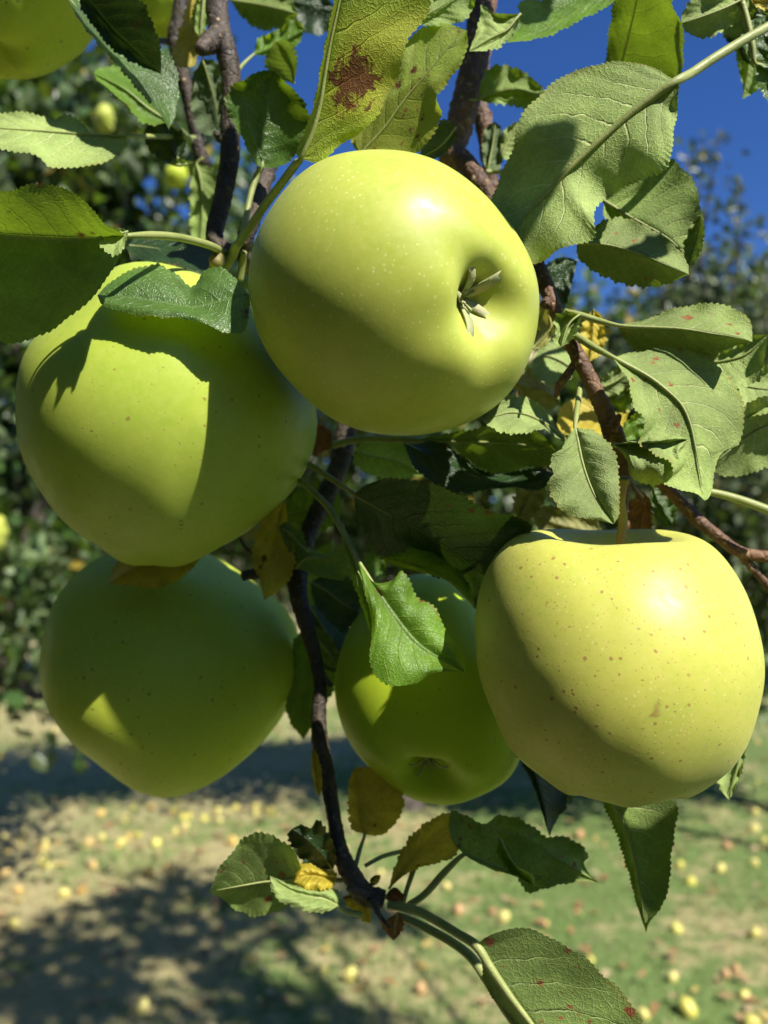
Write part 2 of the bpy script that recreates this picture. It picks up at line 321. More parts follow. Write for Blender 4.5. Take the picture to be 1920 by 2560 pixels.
LEAFN = [0]
def leaf(br, fr, M, L, R, d0, d1, side='T', kind='green', dL=0.0, dR=0.0, camber=0.0012, pet=None, petr=5.5, label=None, wav=.0010, teeth=None, dm=0.0, curl=0.0, midr=None, petmat=None, shift=0.0):
    """M base..tip, L and R interior edge points (px,py[,extra depth]); dL/dR depth offset of the edges (+ = away)."""
    LEAFN[0] += 1; rng = np.random.RandomState(LEAFN[0]*13+5)
    M = [(p[0], p[1]) for p in cv(fr, M)]; L = cv(fr, L); R = cv(fr, R)
    def edge(E, doff):
        pts = [M[0]+(0.,)] + [(p[0], p[1], (p[2] if len(p) > 2 else 0.)) for p in E] + [M[-1]+(0.,)]
        return pts
    eL = edge(L, dL); eR = edge(R, dR)
    ln = max(np.sum(np.linalg.norm(np.diff(np.array([p[:2] for p in e]), axis=0), axis=1)) for e in (eL, eR))
    T = teeth or int(max(12, min(46, ln/15))); n = T*4+1; m = 9
    sM = spline([p+(0.,) for p in M], n); sL = spline(eL, n); sR = spline(eR, n)
    t = np.linspace(0, 1, n); env = np.sin(np.pi*np.clip(t, 0, 1))**.5
    dep = d0+(d1-d0)*t + dm*np.sin(np.pi*t)
    ph = np.arange(n) % 4; saw = np.array([0, .45, .9, 1.0])[ph] * (.7+.6*rng.rand(n//4+1).repeat(4)[:n]); amp = 4.6*env*(.25/d0)**0
    V = []; UV = []
    k1, k2 = rng.rand(2)*6.28; f1, f2 = 2.5+rng.rand(2)*2.5
    for j in range(-m, m+1):
        a = abs(j)/m; E, dE, kk, ff = (sL, dL, k1, f1) if j < 0 else (sR, dR, k2, f2)
        xy = sM[:, :2]*(1-a)+E[:, :2]*a
        if abs(j) == m:
            dirv = E[:, :2]-sM[:, :2]; dn = np.linalg.norm(dirv, axis=1)[:, None]+1e-6
            wob = 1.8*np.sin(t*(19+8*k1)+k2*j)+1.3*np.sin(t*(37+5*k2)+k1)
            xy = xy + dirv/dn*((saw*amp+wob*env)*np.clip(dn[:, 0]/25, 0, 1))[:, None]
        d = dep + (dE*a*env + E[:, 2]*a)
        d = d + camber*math.sin(math.pi*min(a, 1))*env + wav*a*a*np.sin(ff*2*math.pi*t+kk)*env + curl*a**3*env
        # quilting between side veins
        phv = (t-.26*a**1.25)*8+(.22 if j > 0 else -.22)
        d = d - .00013*np.cos(2*math.pi*phv)*math.sin(math.pi*a)*env*(1 if side == 'U' else -1)
        V.append(np.stack([xy[:, 0], xy[:, 1], d], 1)); UV.append(np.stack([t, np.full(n, .5+.5*j/m)], 1))
    V = Pn(np.vstack(V))+np.array(SUN)*shift; UV = np.vstack(UV); F = []
    # orientation: decide the winding so that side 'T' shows its upper face to the camera
    for jj in range(2*m):
        for i in range(n-1):
            F.append((jj*n+i, jj*n+i+1, (jj+1)*n+i+1, (jj+1)*n+i))
    q = proj(V[[0*n+n//2, m*n+n//2, m*n+n//2+1, (2*m)*n+n//2]])
    cr = (q[2][0]-q[1][0])*(q[3][1]-q[0][1]) - (q[2][1]-q[1][1])*(q[3][0]-q[0][0])
    front = cr < 0   # computed in image coordinates with y down
    want = (side == 'T')
    if front != want: F = [f[::-1] for f in F]
    o = mesh_obj('leaf', V, F, LM[kind], br, UV)
    if label: o['label'] = label
    # midrib and petiole, one tube
    mr = midr if midr is not None else (petr*.62)
    pts = []; rad = []
    off = -0.0004 if side == 'U' else 0.0009
    if pet:
        pp = cv(fr, pet)
        for p in pp: pts.append(P(p[0], p[1], p[2])+SUN*shift); rad.append(petr*p[2]/FPX*(p[3] if len(p) > 3 else 1))
    kk = [int(x) for x in np.linspace(0, n*.92, 9)]
    for i_, k in enumerate(kk):
        dd = dep[k]+off*(1 if i_ else .3); pts.append(P(sM[k, 0], sM[k, 1], dd)+SUN*shift); rad.append(max(.00006, mr*dd/FPX*(1-k/n)**.8))
    tube('petiole', pts, rad, petmat or M_PET, o, 8)
    return o

def silhouette_r(px, cx, cy, nb=72):
    an = np.arctan2(px[:, 1]-cy, px[:, 0]-cx); r = np.hypot(px[:, 0]-cx, px[:, 1]-cy)
    idx = ((an+math.pi)/(2*math.pi)*nb).astype(int) % nb; out = np.zeros(nb); np.maximum.at(out, idx, r); return out
def poly_r(poly, cx, cy, nb=72):
    p = np.array(poly, float); p = np.vstack([p, p[:1]]); res = np.zeros(nb)
    for k in range(nb):
        an = -math.pi+(k+.5)*2*math.pi/nb; dx, dy = math.cos(an), math.sin(an); best = 0
        for i in range(len(p)-1):
            x1, y1 = p[i]-[cx, cy]; x2, y2 = p[i+1]-[cx, cy]; ex, ey = x2-x1, y2-y1
            den = dx*ey-dy*ex
            if abs(den) < 1e-9: continue
            s = (x1*ey-y1*ex)/den; u_ = (x1*dy-y1*dx)/den
            if s > 0 and -1e-6 <= u_ <= 1+1e-6: best = max(best, s)
        res[k] = best
    return res
def smooth_h(v, H=6):
    f = np.fft.rfft(v); f[H+1:] = 0; return np.fft.irfft(f, len(v))
def apple(fr, poly, d, axis, mat, label, group='ripening apples hanging on the branches', R=None, stemcav=(.34, .30), calcav=(.20, .26), lobes=.035, calyx=True, stem=None, seed=0, res=160, lobeph=0.0, taper=.10, calyx_scale=1.0, sp0=0.0, Hh=.93):
    """axis: camera-space direction (right, up, toward viewer) from the stem end to the calyx end."""
    poly = [p[:2] for p in cv(fr, poly)]; pa = np.array(poly); cx = (pa[:, 0].min()+pa[:, 0].max())/2; cy = (pa[:, 1].min()+pa[:, 1].max())/2
    r0 = (pa[:, 0].ptp() if hasattr(pa[:, 0], 'ptp') else np.ptp(pa[:, 0]))/4+np.ptp(pa[:, 1])/4
    R = R or r0*d/FPX*.985
    nr, ns = res, res; V = []
    ax = Vector(axis).normalized(); up = Vector((0.2, 1, 0.1)); xa = ax.cross(up).normalized(); ya = ax.cross(xa).normalized()
    B = np.array([list(xa), list(ya), list(ax)])       # rows: camera-space axes
    f = np.linspace(0, math.pi, nr); th = np.linspace(0, 2*math.pi, ns, endpoint=False)
    rho = np.sin(f)**.92; z = -np.cos(f)*Hh             # -1 stem end, +1 calyx end
    wd = 1+taper*(-z)*.5
    z = z + stemcav[0]*np.exp(-(rho/stemcav[1])**2)*(f < math.pi/2)*1.15 - calcav[0]*np.exp(-(rho/calcav[1])**2)*(f >= math.pi/2)*1.2
    z = np.where(f < math.pi/2, z, z-.03*np.sin(np.clip((f-math.pi/2)*2, 0, math.pi)))
    lob = (1+lobes*np.cos(5*(th[None, :]+lobeph))*np.clip((f[:, None]-1.2)/1.5, 0, 1)*np.sin(f[:, None])**.3)
    rr = (rho*wd)[:, None]*lob*(1+.012*np.cos(2*th[None, :]+seed)+.008*np.cos(3*th[None, :]+2*seed))
    zz = z[:, None]*np.ones_like(rr) + lobes*1.1*np.cos(5*(th[None, :]+lobeph))*np.exp(-((rho[:, None]-.38)/.2)**2)*(f[:, None] > math.pi/2)
    loc = np.stack([rr*np.cos(th), rr*np.sin(th), zz], -1).reshape(-1, 3)*R
    cs = loc @ B                                      # camera-space offset (x right, y up, z toward viewer)
    C0 = np.array([(cx-960)/FPX*d, (1280-cy)/FPX*d, -d])
    tgt = poly_r(poly, cx, cy)
    for it in range(5):
        c = C0+cs; px = np.stack([960+c[:, 0]/-c[:, 2]*FPX, 1280-c[:, 1]/-c[:, 2]*FPX], 1)
        cur = silhouette_r(px, cx, cy); rat = smooth_h(tgt/np.maximum(cur, 1), 11)
        an = np.arctan2(px[:, 1]-cy, px[:, 0]-cx); kf = ((an+math.pi)/(2*math.pi)*72-.5) % 72; k0 = np.floor(kf).astype(int) % 72; fr_ = kf-np.floor(kf)
        s = rat[k0]*(1-fr_)+rat[(k0+1) % 72]*fr_
        rn = np.hypot(px[:, 0]-cx, px[:, 1]-cy)/np.maximum(cur.mean(), 1); mean = rat.mean()
        wgt = np.clip(rn, 0, 1)**1.2
        s = mean*(1-wgt)+s*wgt
        cs[:, 0] *= s; cs[:, 1] *= s; cs[:, 2] *= mean
    Wv = (C0+cs) @ RCn.T + np.array(CAM)
    F = []
    for i in range(nr-1):
        for k in range(ns):
            k2 = (k+1) % ns; F.append((i*ns+k, i*ns+k2, (i+1)*ns+k2, (i+1)*ns+k))
    ctr = Vector(C0 @ RCn.T + np.array(CAM)); Wl = Wv-np.array(ctr)
    # outward winding
    a, b_, c_ = Wl[F[nr//2*ns][0]], Wl[F[nr//2*ns][1]], Wl[F[nr//2*ns][2]]
    if np.dot(np.cross(b_-a, c_-a), a) < 0: F = [q[::-1] for q in F]
    o = mesh_obj('apple', Wl, F, mat); o.location = ctr; tag(o, label, 'apple', group)
    axw = Vector(RCn @ np.array(ax)).normalized(); xw = Vector(RCn @ np.array(xa)); yw = Vector(RCn @ np.array(ya))
    bc = Vector(Wv[(nr-1)*ns]); rng = random.Random(seed+3)
    if calyx:
        parts = []; s = R*.235*calyx_scale
        for k in range(5):
            an = sp0+2*math.pi*k/5+rng.uniform(-.22, .22); e = xw*math.cos(an)+yw*math.sin(an); sd_ = xw*-math.sin(an)+yw*math.cos(an)
            L = s*rng.uniform(.75, 1.2); vs = []; fs = []; nseg = 9; lift = rng.uniform(.35, .75); curlb = rng.uniform(-.2, .5); tw = rng.uniform(-.3, .3)
            for i in range(nseg):
                t = i/(nseg-1); wdt = L*.105*(math.sin(math.pi*min(1, .22+t*.8)))**.9*(1-t*.55)+L*.01
                cpt = bc + axw*(R*.02+L*lift*math.sin(t*2.0)*.9-curlb*L*t*t) + e*(L*(.08+t*.95)) + sd_*(tw*L*t*t)
                for q, hgt in ((-1, 0), (0, -.45), (1, 0)):
                    vs.append(cpt+sd_*(wdt*q)+axw*(hgt*wdt))
            m0 = len(vs)
            for i in range(nseg):
                for q in range(3): vs.append(vs[i*3+q]+axw*(-R*.012))
            for i in range(nseg-1):
                for q in range(2):
                    fs.append((i*3+q, i*3+q+1, (i+1)*3+q+1, (i+1)*3+q)); fs.append((m0+i*3+q, m0+(i+1)*3+q, m0+(i+1)*3+q+1, m0+i*3+q+1))
                for q in (0, 2): fs.append((i*3+q, (i+1)*3+q, m0+(i+1)*3+q, m0+i*3+q) if q == 0 else (i*3+q, m0+i*3+q, m0+(i+1)*3+q, (i+1)*3+q))
            parts.append((vs, fs))
        for k in range(6):
            an = rng.uniform(0, 6.28); e = xw*math.cos(an)+yw*math.sin(an); h_ = s*rng.uniform(.12, .3)
            parts.append(tube(None, [bc+e*s*.05-axw*R*.02, bc+e*s*.1+axw*h_*.5, bc+e*s*.2+axw*h_], [s*.02, s*.015, s*.03], None, None, 5, seg=6))
        v, fc = join(parts); mesh_obj('calyx', v, fc, M_SEPAL, o)
    if stem:
        sp = Vector(Wv[0]); pts = [sp+axw*R*.06]+[P(*q) for q in cv(fr, stem)]
        tube('fruit_stalk', pts, [R*.035]*(len(pts)-1)+[R*.05], M_STEM, o, 9)
    return o

# ================================================================== THE APPLES
A1 = apple_material('skin_top', (.39, .455, .065), (.47, .51, .08), 0.0, (.5, .4, .1), fine=.5, bruise=.0, bloom=.03, seed=1.3)
A2 = apple_material('skin_green', (.37, .48, .055), (.44, .52, .068), .35, (.30, .22, .06), 300, fine=.12, seed=4.1, bloom=.0, rmax=.22)
A3 = apple_material('skin_shaded', (.45, .55, .05), (.50, .58, .06), .5, (.22, .20, .05), 300, fine=.05, seed=7.7, bloom=.0, rmax=.22, spec=.15)
A4 = apple_material('skin_small', (.38, .53, .025), (.44, .56, .03), .05, (.3, .2, .06), 170, fine=.15, seed=9.2, spec=.2)
A5 = apple_material('skin_ripe', (.455, .485, .08), (.53, .52, .09), .85, (.34, .17, .055), 400, fine=.4, bruise=1.6, seed=2.4, bloom=.04, rmax=.25)
apple('W', [(800,320),(880,325),(960,350),(1040,410),(1110,490),(1155,570),(1166,640),(1160,730),(1125,820),(1060,890),(960,935),(860,943),(770,930),(690,890),(600,800),(550,710),(535,620),(540,550),(562,490),(610,410),(680,350),(740,328)],
      .230, (.66, -.25, .71), A1, 'smooth yellow green apple at the top centre, its open calyx facing the viewer', seed=1, calcav=(.25, .22), sp0=.3, lobes=.012, calyx_scale=1.4, res=200)
apple('W', [(350,563),(430,590),(500,625),(600,715),(670,830),(688,910),(670,1000),(620,1080),(560,1130),(470,1190),(400,1222),(340,1227),(260,1215),(190,1170),(110,1100),(50,1000),(30,900),(35,820),(60,740),(120,680),(200,600),(270,567)],
      .271, (-.12, -.93, -.05), A2, 'large green apple at the left with a leaf draped across its top', seed=2, taper=.08, lobeph=.3, lobes=.015, calcav=(.05, .3),
      stem=[(455,600,.262),(470,560,.250)], calyx=False, stemcav=(.3, .3), res=200)
apple('W', [(430,1185),(500,1222),(600,1290),(640,1350),(655,1420),(640,1500),(590,1580),(520,1650),(440,1705),(400,1718),(350,1725),(310,1717),(270,1698),(220,1660),(155,1608),(102,1540),(82,1450),(95,1350),(130,1275),(190,1215),(260,1180),(340,1160)],
      .329, (-.25, -.9, -.2), A3, 'big shaded green apple at the lower left hanging beneath the large green one', seed=3, taper=.1, calyx=False, lobes=.02, stemcav=(.05, .3), calcav=(.05, .3))
apple('W', [(915,1238),(985,1250),(1050,1320),(1100,1420),(1135,1540),(1130,1640),(1110,1668),(1060,1712),(980,1740),(900,1735),(830,1692),(762,1620),(727,1540),(722,1450),(750,1360),(795,1295),(850,1250)],
      .292, (-.06, -.66, .75), A4, 'smaller shaded green apple at the lower centre behind a crinkled bright leaf', seed=4, taper=.05, calcav=(.26, .24), calyx_scale=.9, lobes=.012, Hh=1.05)
apple('W', [(1200,1135),(1290,1143),(1340,1145),(1400,1137),(1480,1150),(1540,1175),(1600,1250),(1640,1350),(1654,1450),(1640,1550),(1600,1640),(1540,1700),(1440,1738),(1330,1742),(1230,1717),(1150,1670),(1090,1600),(1045,1500),(1022,1400),(1025,1310),(1050,1220),(1100,1165),(1150,1142)],
      .230, (.05, -.97, -.045), A5, 'ripe yellow apple with brown freckles at the lower right', seed=5, taper=.14, calyx=False, stemcav=(.26, .34),
      stem=[(1345,1135,.229),(1340,1080,.226),(1345,1030,.224)], res=200)
apple('W', [(20,-250),(150,-210),(225,-100),(238,-20),(222,50),(180,115),(110,160),(40,175),(-40,165),(-130,120),(-190,30),(-200,-90),(-120,-210)],
      .300, (-.2, -.85, .2), A3, 'shaded olive apple cut off by the top left corner', seed=6, calyx=False)
apple('W', [(330,-110),(420,-80),(450,-20),(435,45),(390,88),(340,95),(295,80),(262,20),(255,-40),(280,-95)],
      .420, (-.1, -.95, .1), A3, 'dim green apple behind the dark leaf at the top left', seed=7, calyx=False, res=80)
apple('W', [(228,222),(243,235),(249,262),(243,285),(225,290),(208,282),(203,262),(206,240),(214,226)],
      1.9, (0, -1, .1), A1, 'small out of focus sunlit apple behind the pale leaf at the left', group='distant apples hanging in the orchard trees', seed=8, calyx=False, res=40)
apple('W', [(380,350),(402,360),(408,385),(396,405),(380,410),(362,402),(352,382),(358,360)],
      1.1, (0, -1, .1), A3, 'small out of focus shaded apple hanging against the sky at the left', group='distant apples hanging in the orchard trees', seed=9, calyx=False, res=40)
apple('W', [(-30,1110),(10,1115),(20,1150),(8,1185),(-20,1200),(-50,1185),(-58,1145)],
      1.6, (0, -1, .1), A1, 'blurred yellow green apple at the left edge of the picture', group='distant apples hanging in the orchard trees', seed=10, calyx=False, res=40)

# ================================================================== BRANCHES IN FRONT
def branch(label, fr, pts, mat, seed=0, extra=()):
    b0 = cv(fr, pts)[0]; e = empty('apple_branch', P(*b0[:3]), label, 'branch', 'branches of the apple tree')
    bpy.context.view_layer.update()
    q = cv(fr, pts); parts = [tube(None, [P(a, b, d) for a, b, d, r in q], [r*d/FPX for a, b, d, r in q], None, None, 18, .04, seed, seg=len(q)*12)]
    for j, ex in enumerate(extra):
        q = cv(fr, ex); parts.append(tube(None, [P(a, b, d) for a, b, d, r in q], [r*d/FPX for a, b, d, r in q], None, None, 10, .08, seed+j+1, seg=len(q)*8))
    v, f = join(parts); mesh_obj('wood', v, f, mat, e); return e
b1 = branch('dark knobbly branch running down left of the top apple', 'S',
    [(520,-500,.30,30),(530,-200,.285,29),(540,-20,.275,28),(548,70,.270,27),(566,130,.268,27),(578,200,.268,25),(576,300,.268,24),(574,400,.268,24),(558,490,.266,23),(536,590,.264,22),(566,625,.262,20),(610,640,.262,18),(640,700,.275,15)], M_BARKD, 3,
    extra=[[(548,90,.268,26),(522,108,.262,24),(508,118,.258,20),(500,126,.255,12)], [(548,350,.262,8),(540,332,.258,7)], [(600,640,.262,18),(615,590,.258,22),(640,520,.262,22),(662,440,.272,24),(680,380,.285,24),(700,300,.31,22)]])
b2 = branch('thin dark twig at the top left beside the yellow leaf', 'S',
    [(470,-300,.335,24),(456,-20,.33,20),(446,60,.33,20),(440,95,.33,21),(452,170,.33,18),(472,250,.332,17),(488,330,.334,16),(505,400,.336,18),(520,415,.34,12)], M_BARKD, 11,
    extra=[[(448,110,.33,10),(420,105,.34,8),(396,102,.36,7)]])
b3 = branch('sturdy brown branch behind the top apple running down its right side to the yellow apple', 'S',
    [(1230,-500,.31,40),(1220,-200,.30,38),(1208,-20,.295,36),(1196,100,.292,35),(1172,220,.29,35),(1150,310,.288,34),(1128,385,.284,33),(1160,405,.276,26),(1195,450,.270,25),(1235,510,.268,22),(1290,580,.262,20),(1338,655,.252,20),(1362,710,.246,21),(1385,765,.242,17),(1415,840,.240,17),(1445,890,.239,19),(1480,960,.238,20),(1512,1030,.237,22),(1532,1080,.236,25),(1555,1130,.236,19),(1562,1180,.236,15),(1560,1250,.236,12),(1553,1312,.233,10)], M_BARK, 21,
    extra=[[(1195,-60,.33,26),(1200,120,.325,26),(1196,240,.32,24),(1214,330,.318,24),(1226,430,.316,20),(1240,520,.316,14)],
           [(1368,752,.240,12),(1362,762,.238,12)], [(1528,1072,.232,16),(1545,1045,.230,9),(1550,1036,.23,4)],
           [(1440,900,.24,10),(1420,935,.24,11),(1400,960,.242,10),(1390,990,.245,7)],
           [(1565,1190,.238,5),(1590,1230,.24,4),(1612,1262,.24,3)]])
b4 = branch('dark slim branch hanging down the middle between the lower apples', 'S',
    [(900,900,.31,24),(880,1020,.306,25),(862,1090,.304,26),(845,1170,.302,25),(805,1260,.298,24),(768,1340,.294,22),(745,1430,.290,27),(748,1500,.286,22),(768,1570,.284,19),(790,1650,.282,17),(800,1720,.280,16),(797,1790,.278,19),(800,1850,.276,20),(815,1930,.274,21),(828,2000,.272,18),(838,2060,.270,18),(850,2130,.268,22),(880,2190,.266,24),(912,2235,.265,28),(960,2248,.265,22)], M_BARKD, 31,
    extra=[[(740,1390,.286,18),(700,1400,.284,16),(640,1432,.282,14),(605,1440,.28,12)], [(790,1668,.281,11),(812,1695,.279,8),(828,1716,.278,5)],
           [(640,1385,.282,5),(615,1370,.283,4),(600,1345,.284,3)], [(915,2240,.262,14),(880,2225,.258,9),(868,2222,.256,4)],
           [(930,2250,.26,10),(950,2290,.256,6),(975,2320,.254,4)]])
b5 = branch('thin freckled twig with yellow tip at the right above the yellow apple', 'S',
    [(1560,1130,.262,14),(1610,1170,.262,15),(1660,1215,.262,14),(1700,1255,.261,14),(1740,1298,.260,17),(1790,1336,.259,14),(1850,1380,.258,15),(1930,1392,.257,15),(2020,1385,.256,16)], M_BARK, 41,
    extra=[[(1850,1385,.258,11),(1890,1430,.259,10),(1940,1490,.26,10)]])
bpy.context.view_layer.update()

# ================================================================== LEAVES IN FRONT
# --- left
leaf(b1,'S',[(312,590),(235,594),(100,592),(-60,575),(-230,520)],[(290,572),(262,560),(235,530),(205,500),(150,468),(90,462),(0,482),(-110,490)],[(300,640),(262,700),(225,750),(170,790),(110,835),(0,850),(-120,780)],.212,.205,'T','green',
     dL=-.016,dR=.012,pet=[(562,632,.256),(520,612,.244),(450,594,.232),(380,588,.220)],petr=10,label='big dark leaf with a glowing upper half',camber=-.002)
leaf(b1,'C',[(1078,238),(1000,250),(930,270),(830,290),(700,270),(560,248),(420,238)],[(1000,150),(930,118),(880,140),(832,204),(770,160),(700,115),(600,120),(490,175)],[(1070,350),(1035,400),(968,396),(860,352),(740,332),(600,322),(500,300),(440,275)],.224,.222,'T','green',
     dL=.008,dR=-.006,camber=-.002,wav=.0005,pet=None,petr=4,label='twisted leaf lying across the left apple with a glossy lit lower edge')
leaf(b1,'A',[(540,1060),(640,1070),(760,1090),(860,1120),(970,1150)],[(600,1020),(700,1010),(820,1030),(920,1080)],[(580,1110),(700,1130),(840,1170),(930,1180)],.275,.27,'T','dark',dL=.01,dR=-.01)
leaf(b1,'A',[(552,1000),(520,1010),(480,1020),(450,1030)],[(530,988),(480,990),(430,1005)],[(540,1060),(500,1100),(455,1080),(430,1050)],.212,.210,'U','pale',dL=.0,dR=-.008,label='small pale folded flap beside the big dark leaf')
leaf(b2,'S',[(318,341),(230,337),(110,328),(-20,318),(-130,300)],[(235,336),(205,308),(165,290),(132,300),(100,290),(50,283),(-40,285)],[(310,372),(262,402),(200,416),(130,415),(100,395),(60,378),(-40,362)],.268,.262,'U','pale',
     dL=.006,dR=-.014,pet=[(488,345,.325),(430,342,.30),(370,341,.28)],petr=6,label='pale underside of a leaf in the sun at the left edge')
leaf(b2,'S',[(190,-40),(235,10),(285,70),(345,125),(403,185)],[(300,-30),(350,0),(380,60),(398,110),(402,150)],[(205,20),(240,70),(275,115),(325,150),(370,172)],.255,.250,'T','dark',dL=-.012,dR=.004,label='blue green glossy leaf hanging at the top left')
leaf(b2,'S',[(160,-20),(215,50),(258,100),(330,170),(385,235),(422,324)],[(320,60),(380,110),(430,150),(444,200),(443,250),(436,290)],[(200,52),(245,108),(300,168),(360,240),(405,292)],.262,.255,'T','green',dL=.008,dR=-.006,wav=.0003)
leaf(b2,'S',[(424,306),(370,270),(310,222),(234,183)],[(408,268),(375,215),(330,175),(280,168),(245,172)],[(370,310),(335,285),(295,245),(250,208)],.285,.28,'T','bright',dL=.016,dR=-.006,pet=[(478,352,.32),(450,325,.30)],petr=7,label='curled bright leaf left of the thin twig',camber=.003)
leaf(b2,'S',[(446,398),(425,365),(400,335),(374,306)],[(462,370),(450,325),(415,303),(390,300)],[(415,402),(375,375),(362,340),(366,318)],.30,.296,'T','dark')
leaf(b2,'S',[(420,408),(440,412),(460,412),(484,405)],[(440,400),(460,400)],[(440,416),(462,416)],.30,.30,'U','pale')
leaf(b2,'S',[(500,-30),(490,40),(478,110),(464,170)],[(480,-20),(462,40),(440,110),(432,148),(448,165)],[(520,-10),(508,50),(500,110),(486,160)],.305,.30,'T','yellow',label='narrow yellow leaf in front of the thin twig')
leaf(b2,'S',[(512,-30),(508,10),(504,50),(500,92)],[(492,0),(482,40),(488,75)],[(524,10),(520,50),(508,85)],.30,.298,'U','green')
leaf(b1,'S',[(506,146),(522,200),(540,260),(546,325)],[(484,190),(480,250),(490,310),(520,338)],[(545,160),(555,230),(556,300)],.30,.31,'U','dark',pet=[(530,120,.29),(512,132,.295)],petr=4)
leaf(b2,'S',[(492,408),(505,470),(505,540),(500,610)],[(540,430),(545,490),(545,560)],[(480,440),(476,520),(480,590)],.33,.33,'U','green',pet=[(508,395,.33)],petr=4)
leaf(b1,'S',[(655,418),(656,360),(660,300),(672,235),(684,176)],[(636,405),(608,347),(575,290),(566,250),(584,214),(615,198),(645,180)],[(688,418),(729,397),(757,347),(772,297),(756,252),(728,220),(700,193)],.256,.250,'T','green',dL=-.008,dR=-.004,camber=.003,
     pet=[(598,612,.252),(612,560,.254),(626,490,.256),(642,440,.257)],petr=8,label='heart shaped green leaf standing left of the top apple')
leaf(b1,'S',[(735,210),(728,175),(710,145),(690,105)],[(742,160),(735,120),(712,100)],[(700,195),(668,170),(664,150),(676,120)],.275,.272,'U','pale',dL=-.01,dR=.01,camber=.004)
leaf(b1,'S',[(632,138),(680,120),(720,98),(762,74)],[(650,95),(690,80),(730,50),(750,55)],[(665,138),(710,132),(745,108)],.30,.298,'T','bright',pet=[(585,205,.29),(600,170,.295)],petr=5)
leaf(b1,'S',[(575,0),(640,10),(690,20),(745,35)],[(600,-25),(660,-35),(720,-10)],[(605,40),(650,72),(700,68),(735,52)],.31,.305,'U','green',dR=.005)
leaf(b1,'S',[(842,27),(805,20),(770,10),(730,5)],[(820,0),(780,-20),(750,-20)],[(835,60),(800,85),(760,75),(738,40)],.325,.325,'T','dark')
leaf(b1,'S',[(820,-60),(775,-25),(745,5),(712,-12)],[(800,-10),(790,14),(755,16)],[(780,-60),(740,-40)],.33,.33,'U','yellow')
# --- big rust patched leaf above the top apple
leaf(b1,'S',[(752,398),(785,320),(805,240),(815,170),(830,90),(850,0),(868,-100),(890,-220)],[(742,380),(770,310),(790,240),(802,170),(818,90),(836,0),(855,-100)],[(800,404),(850,362),(900,330),(940,290),(965,240),(990,200),(1004,150),(1015,100),(1050,60),(1075,0),(1070,-100),(980,-190)],.222,.205,'U','blotched',
     dL=.014,dR=-.003,pet=[(590,618,.251),(620,575,.249),(665,510,.245),(710,450,.236),(740,410,.226)],petr=11,label='long glowing leaf with rust brown patches above the top apple',camber=-.001)
leaf(b3,'S',[(900,385),(960,320),(1010,250),(1070,180),(1120,120),(1168,76)],[(890,340),(920,270),(975,180),(1010,120),(1050,75),(1110,60)],[(960,392),(1030,385),(1070,350),(1102,290),(1092,240),(1130,190),(1165,130)],.256,.246,'U','rusty',dL=.004,dR=-.012,label='yellowing rust spotted leaf behind the long glowing leaf')
leaf(b3,'S',[(1020,60),(1070,35),(1120,5),(1180,-40)],[(1030,30),(1060,0),(1100,-30)],[(1060,62),(1120,62),(1170,40),(1186,0)],.25,.25,'U','bright')
leaf(b3,'S',[(1140,318),(1120,345),(1095,370),(1050,395)],[(1110,300),(1085,325),(1055,360)],[(1136,350),(1115,380),(1080,398)],.262,.262,'U','dark')
leaf(b3,'S',[(900,388),(925,300),(960,230),(1000,190)],[(880,350),(900,290),(940,220)],[(950,392),(990,330),(1010,260)],.262,.262,'U','rusty')
# --- top right
leaf(b3,'B',[(1010,-60),(860,30),(740,100),(640,140),(528,184)],[(860,-70),(700,0),(640,-5),(585,20),(585,60),(580,110)],[(990,10),(870,72),(740,140),(660,165),(590,178)],.262,.252,'T','bright',dL=.006,dR=-.006,label='folded bright leaf against the sky at the top')
leaf(b3,'B',[(590,60),(560,95),(530,130),(450,170),(368,222)],[(545,60),(480,60),(425,28),(415,90),(395,150)],[(568,130),(535,170),(490,205),(430,218)],.250,.248,'U','pale',dL=.006,dR=-.008,camber=.004,label='curled pale leaf tip against the sky left of the bright folded leaf')
leaf(b3,'B',[(405,430),(480,400),(560,385),(640,410),(690,440)],[(430,330),(470,290),(520,285),(590,305),(650,350),(688,388)],[(450,442),(520,448),(580,460),(640,470)],.285,.28,'U','green',pet=[(330,420,.285),(370,432,.285)],petr=4)
leaf(b3,'B',[(448,735),(465,650),(475,590),(480,525)],[(432,700),(430,620),(445,550)],[(500,720),(510,640),(508,560)],.30,.30,'U','dark')
leaf(b3,'B',[(505,680),(530,620),(560,570),(600,520)],[(505,640),(515,580),(555,535)],[(545,690),(585,640),(600,570)],.30,.30,'U','pale')
ptube('petiole','B',[(440,742,.30,6),(480,742,.30,6),(530,740,.29,6),(580,735,.285,6)],M_PET,b3,8)
leaf(b3,'B',[(1010,340),(1035,240),(1060,140),(1090,10),(1120,-120),(1150,-260)],[(960,300),(968,200),(980,100),(1000,0),(1040,-150)],[(1150,350),(1265,332),(1292,210),(1285,110),(1245,20),(1225,-120)],.285,.232,'U','green',dL=.000,dR=-.012,label='broad dark green leaf standing against the sky at the top right')
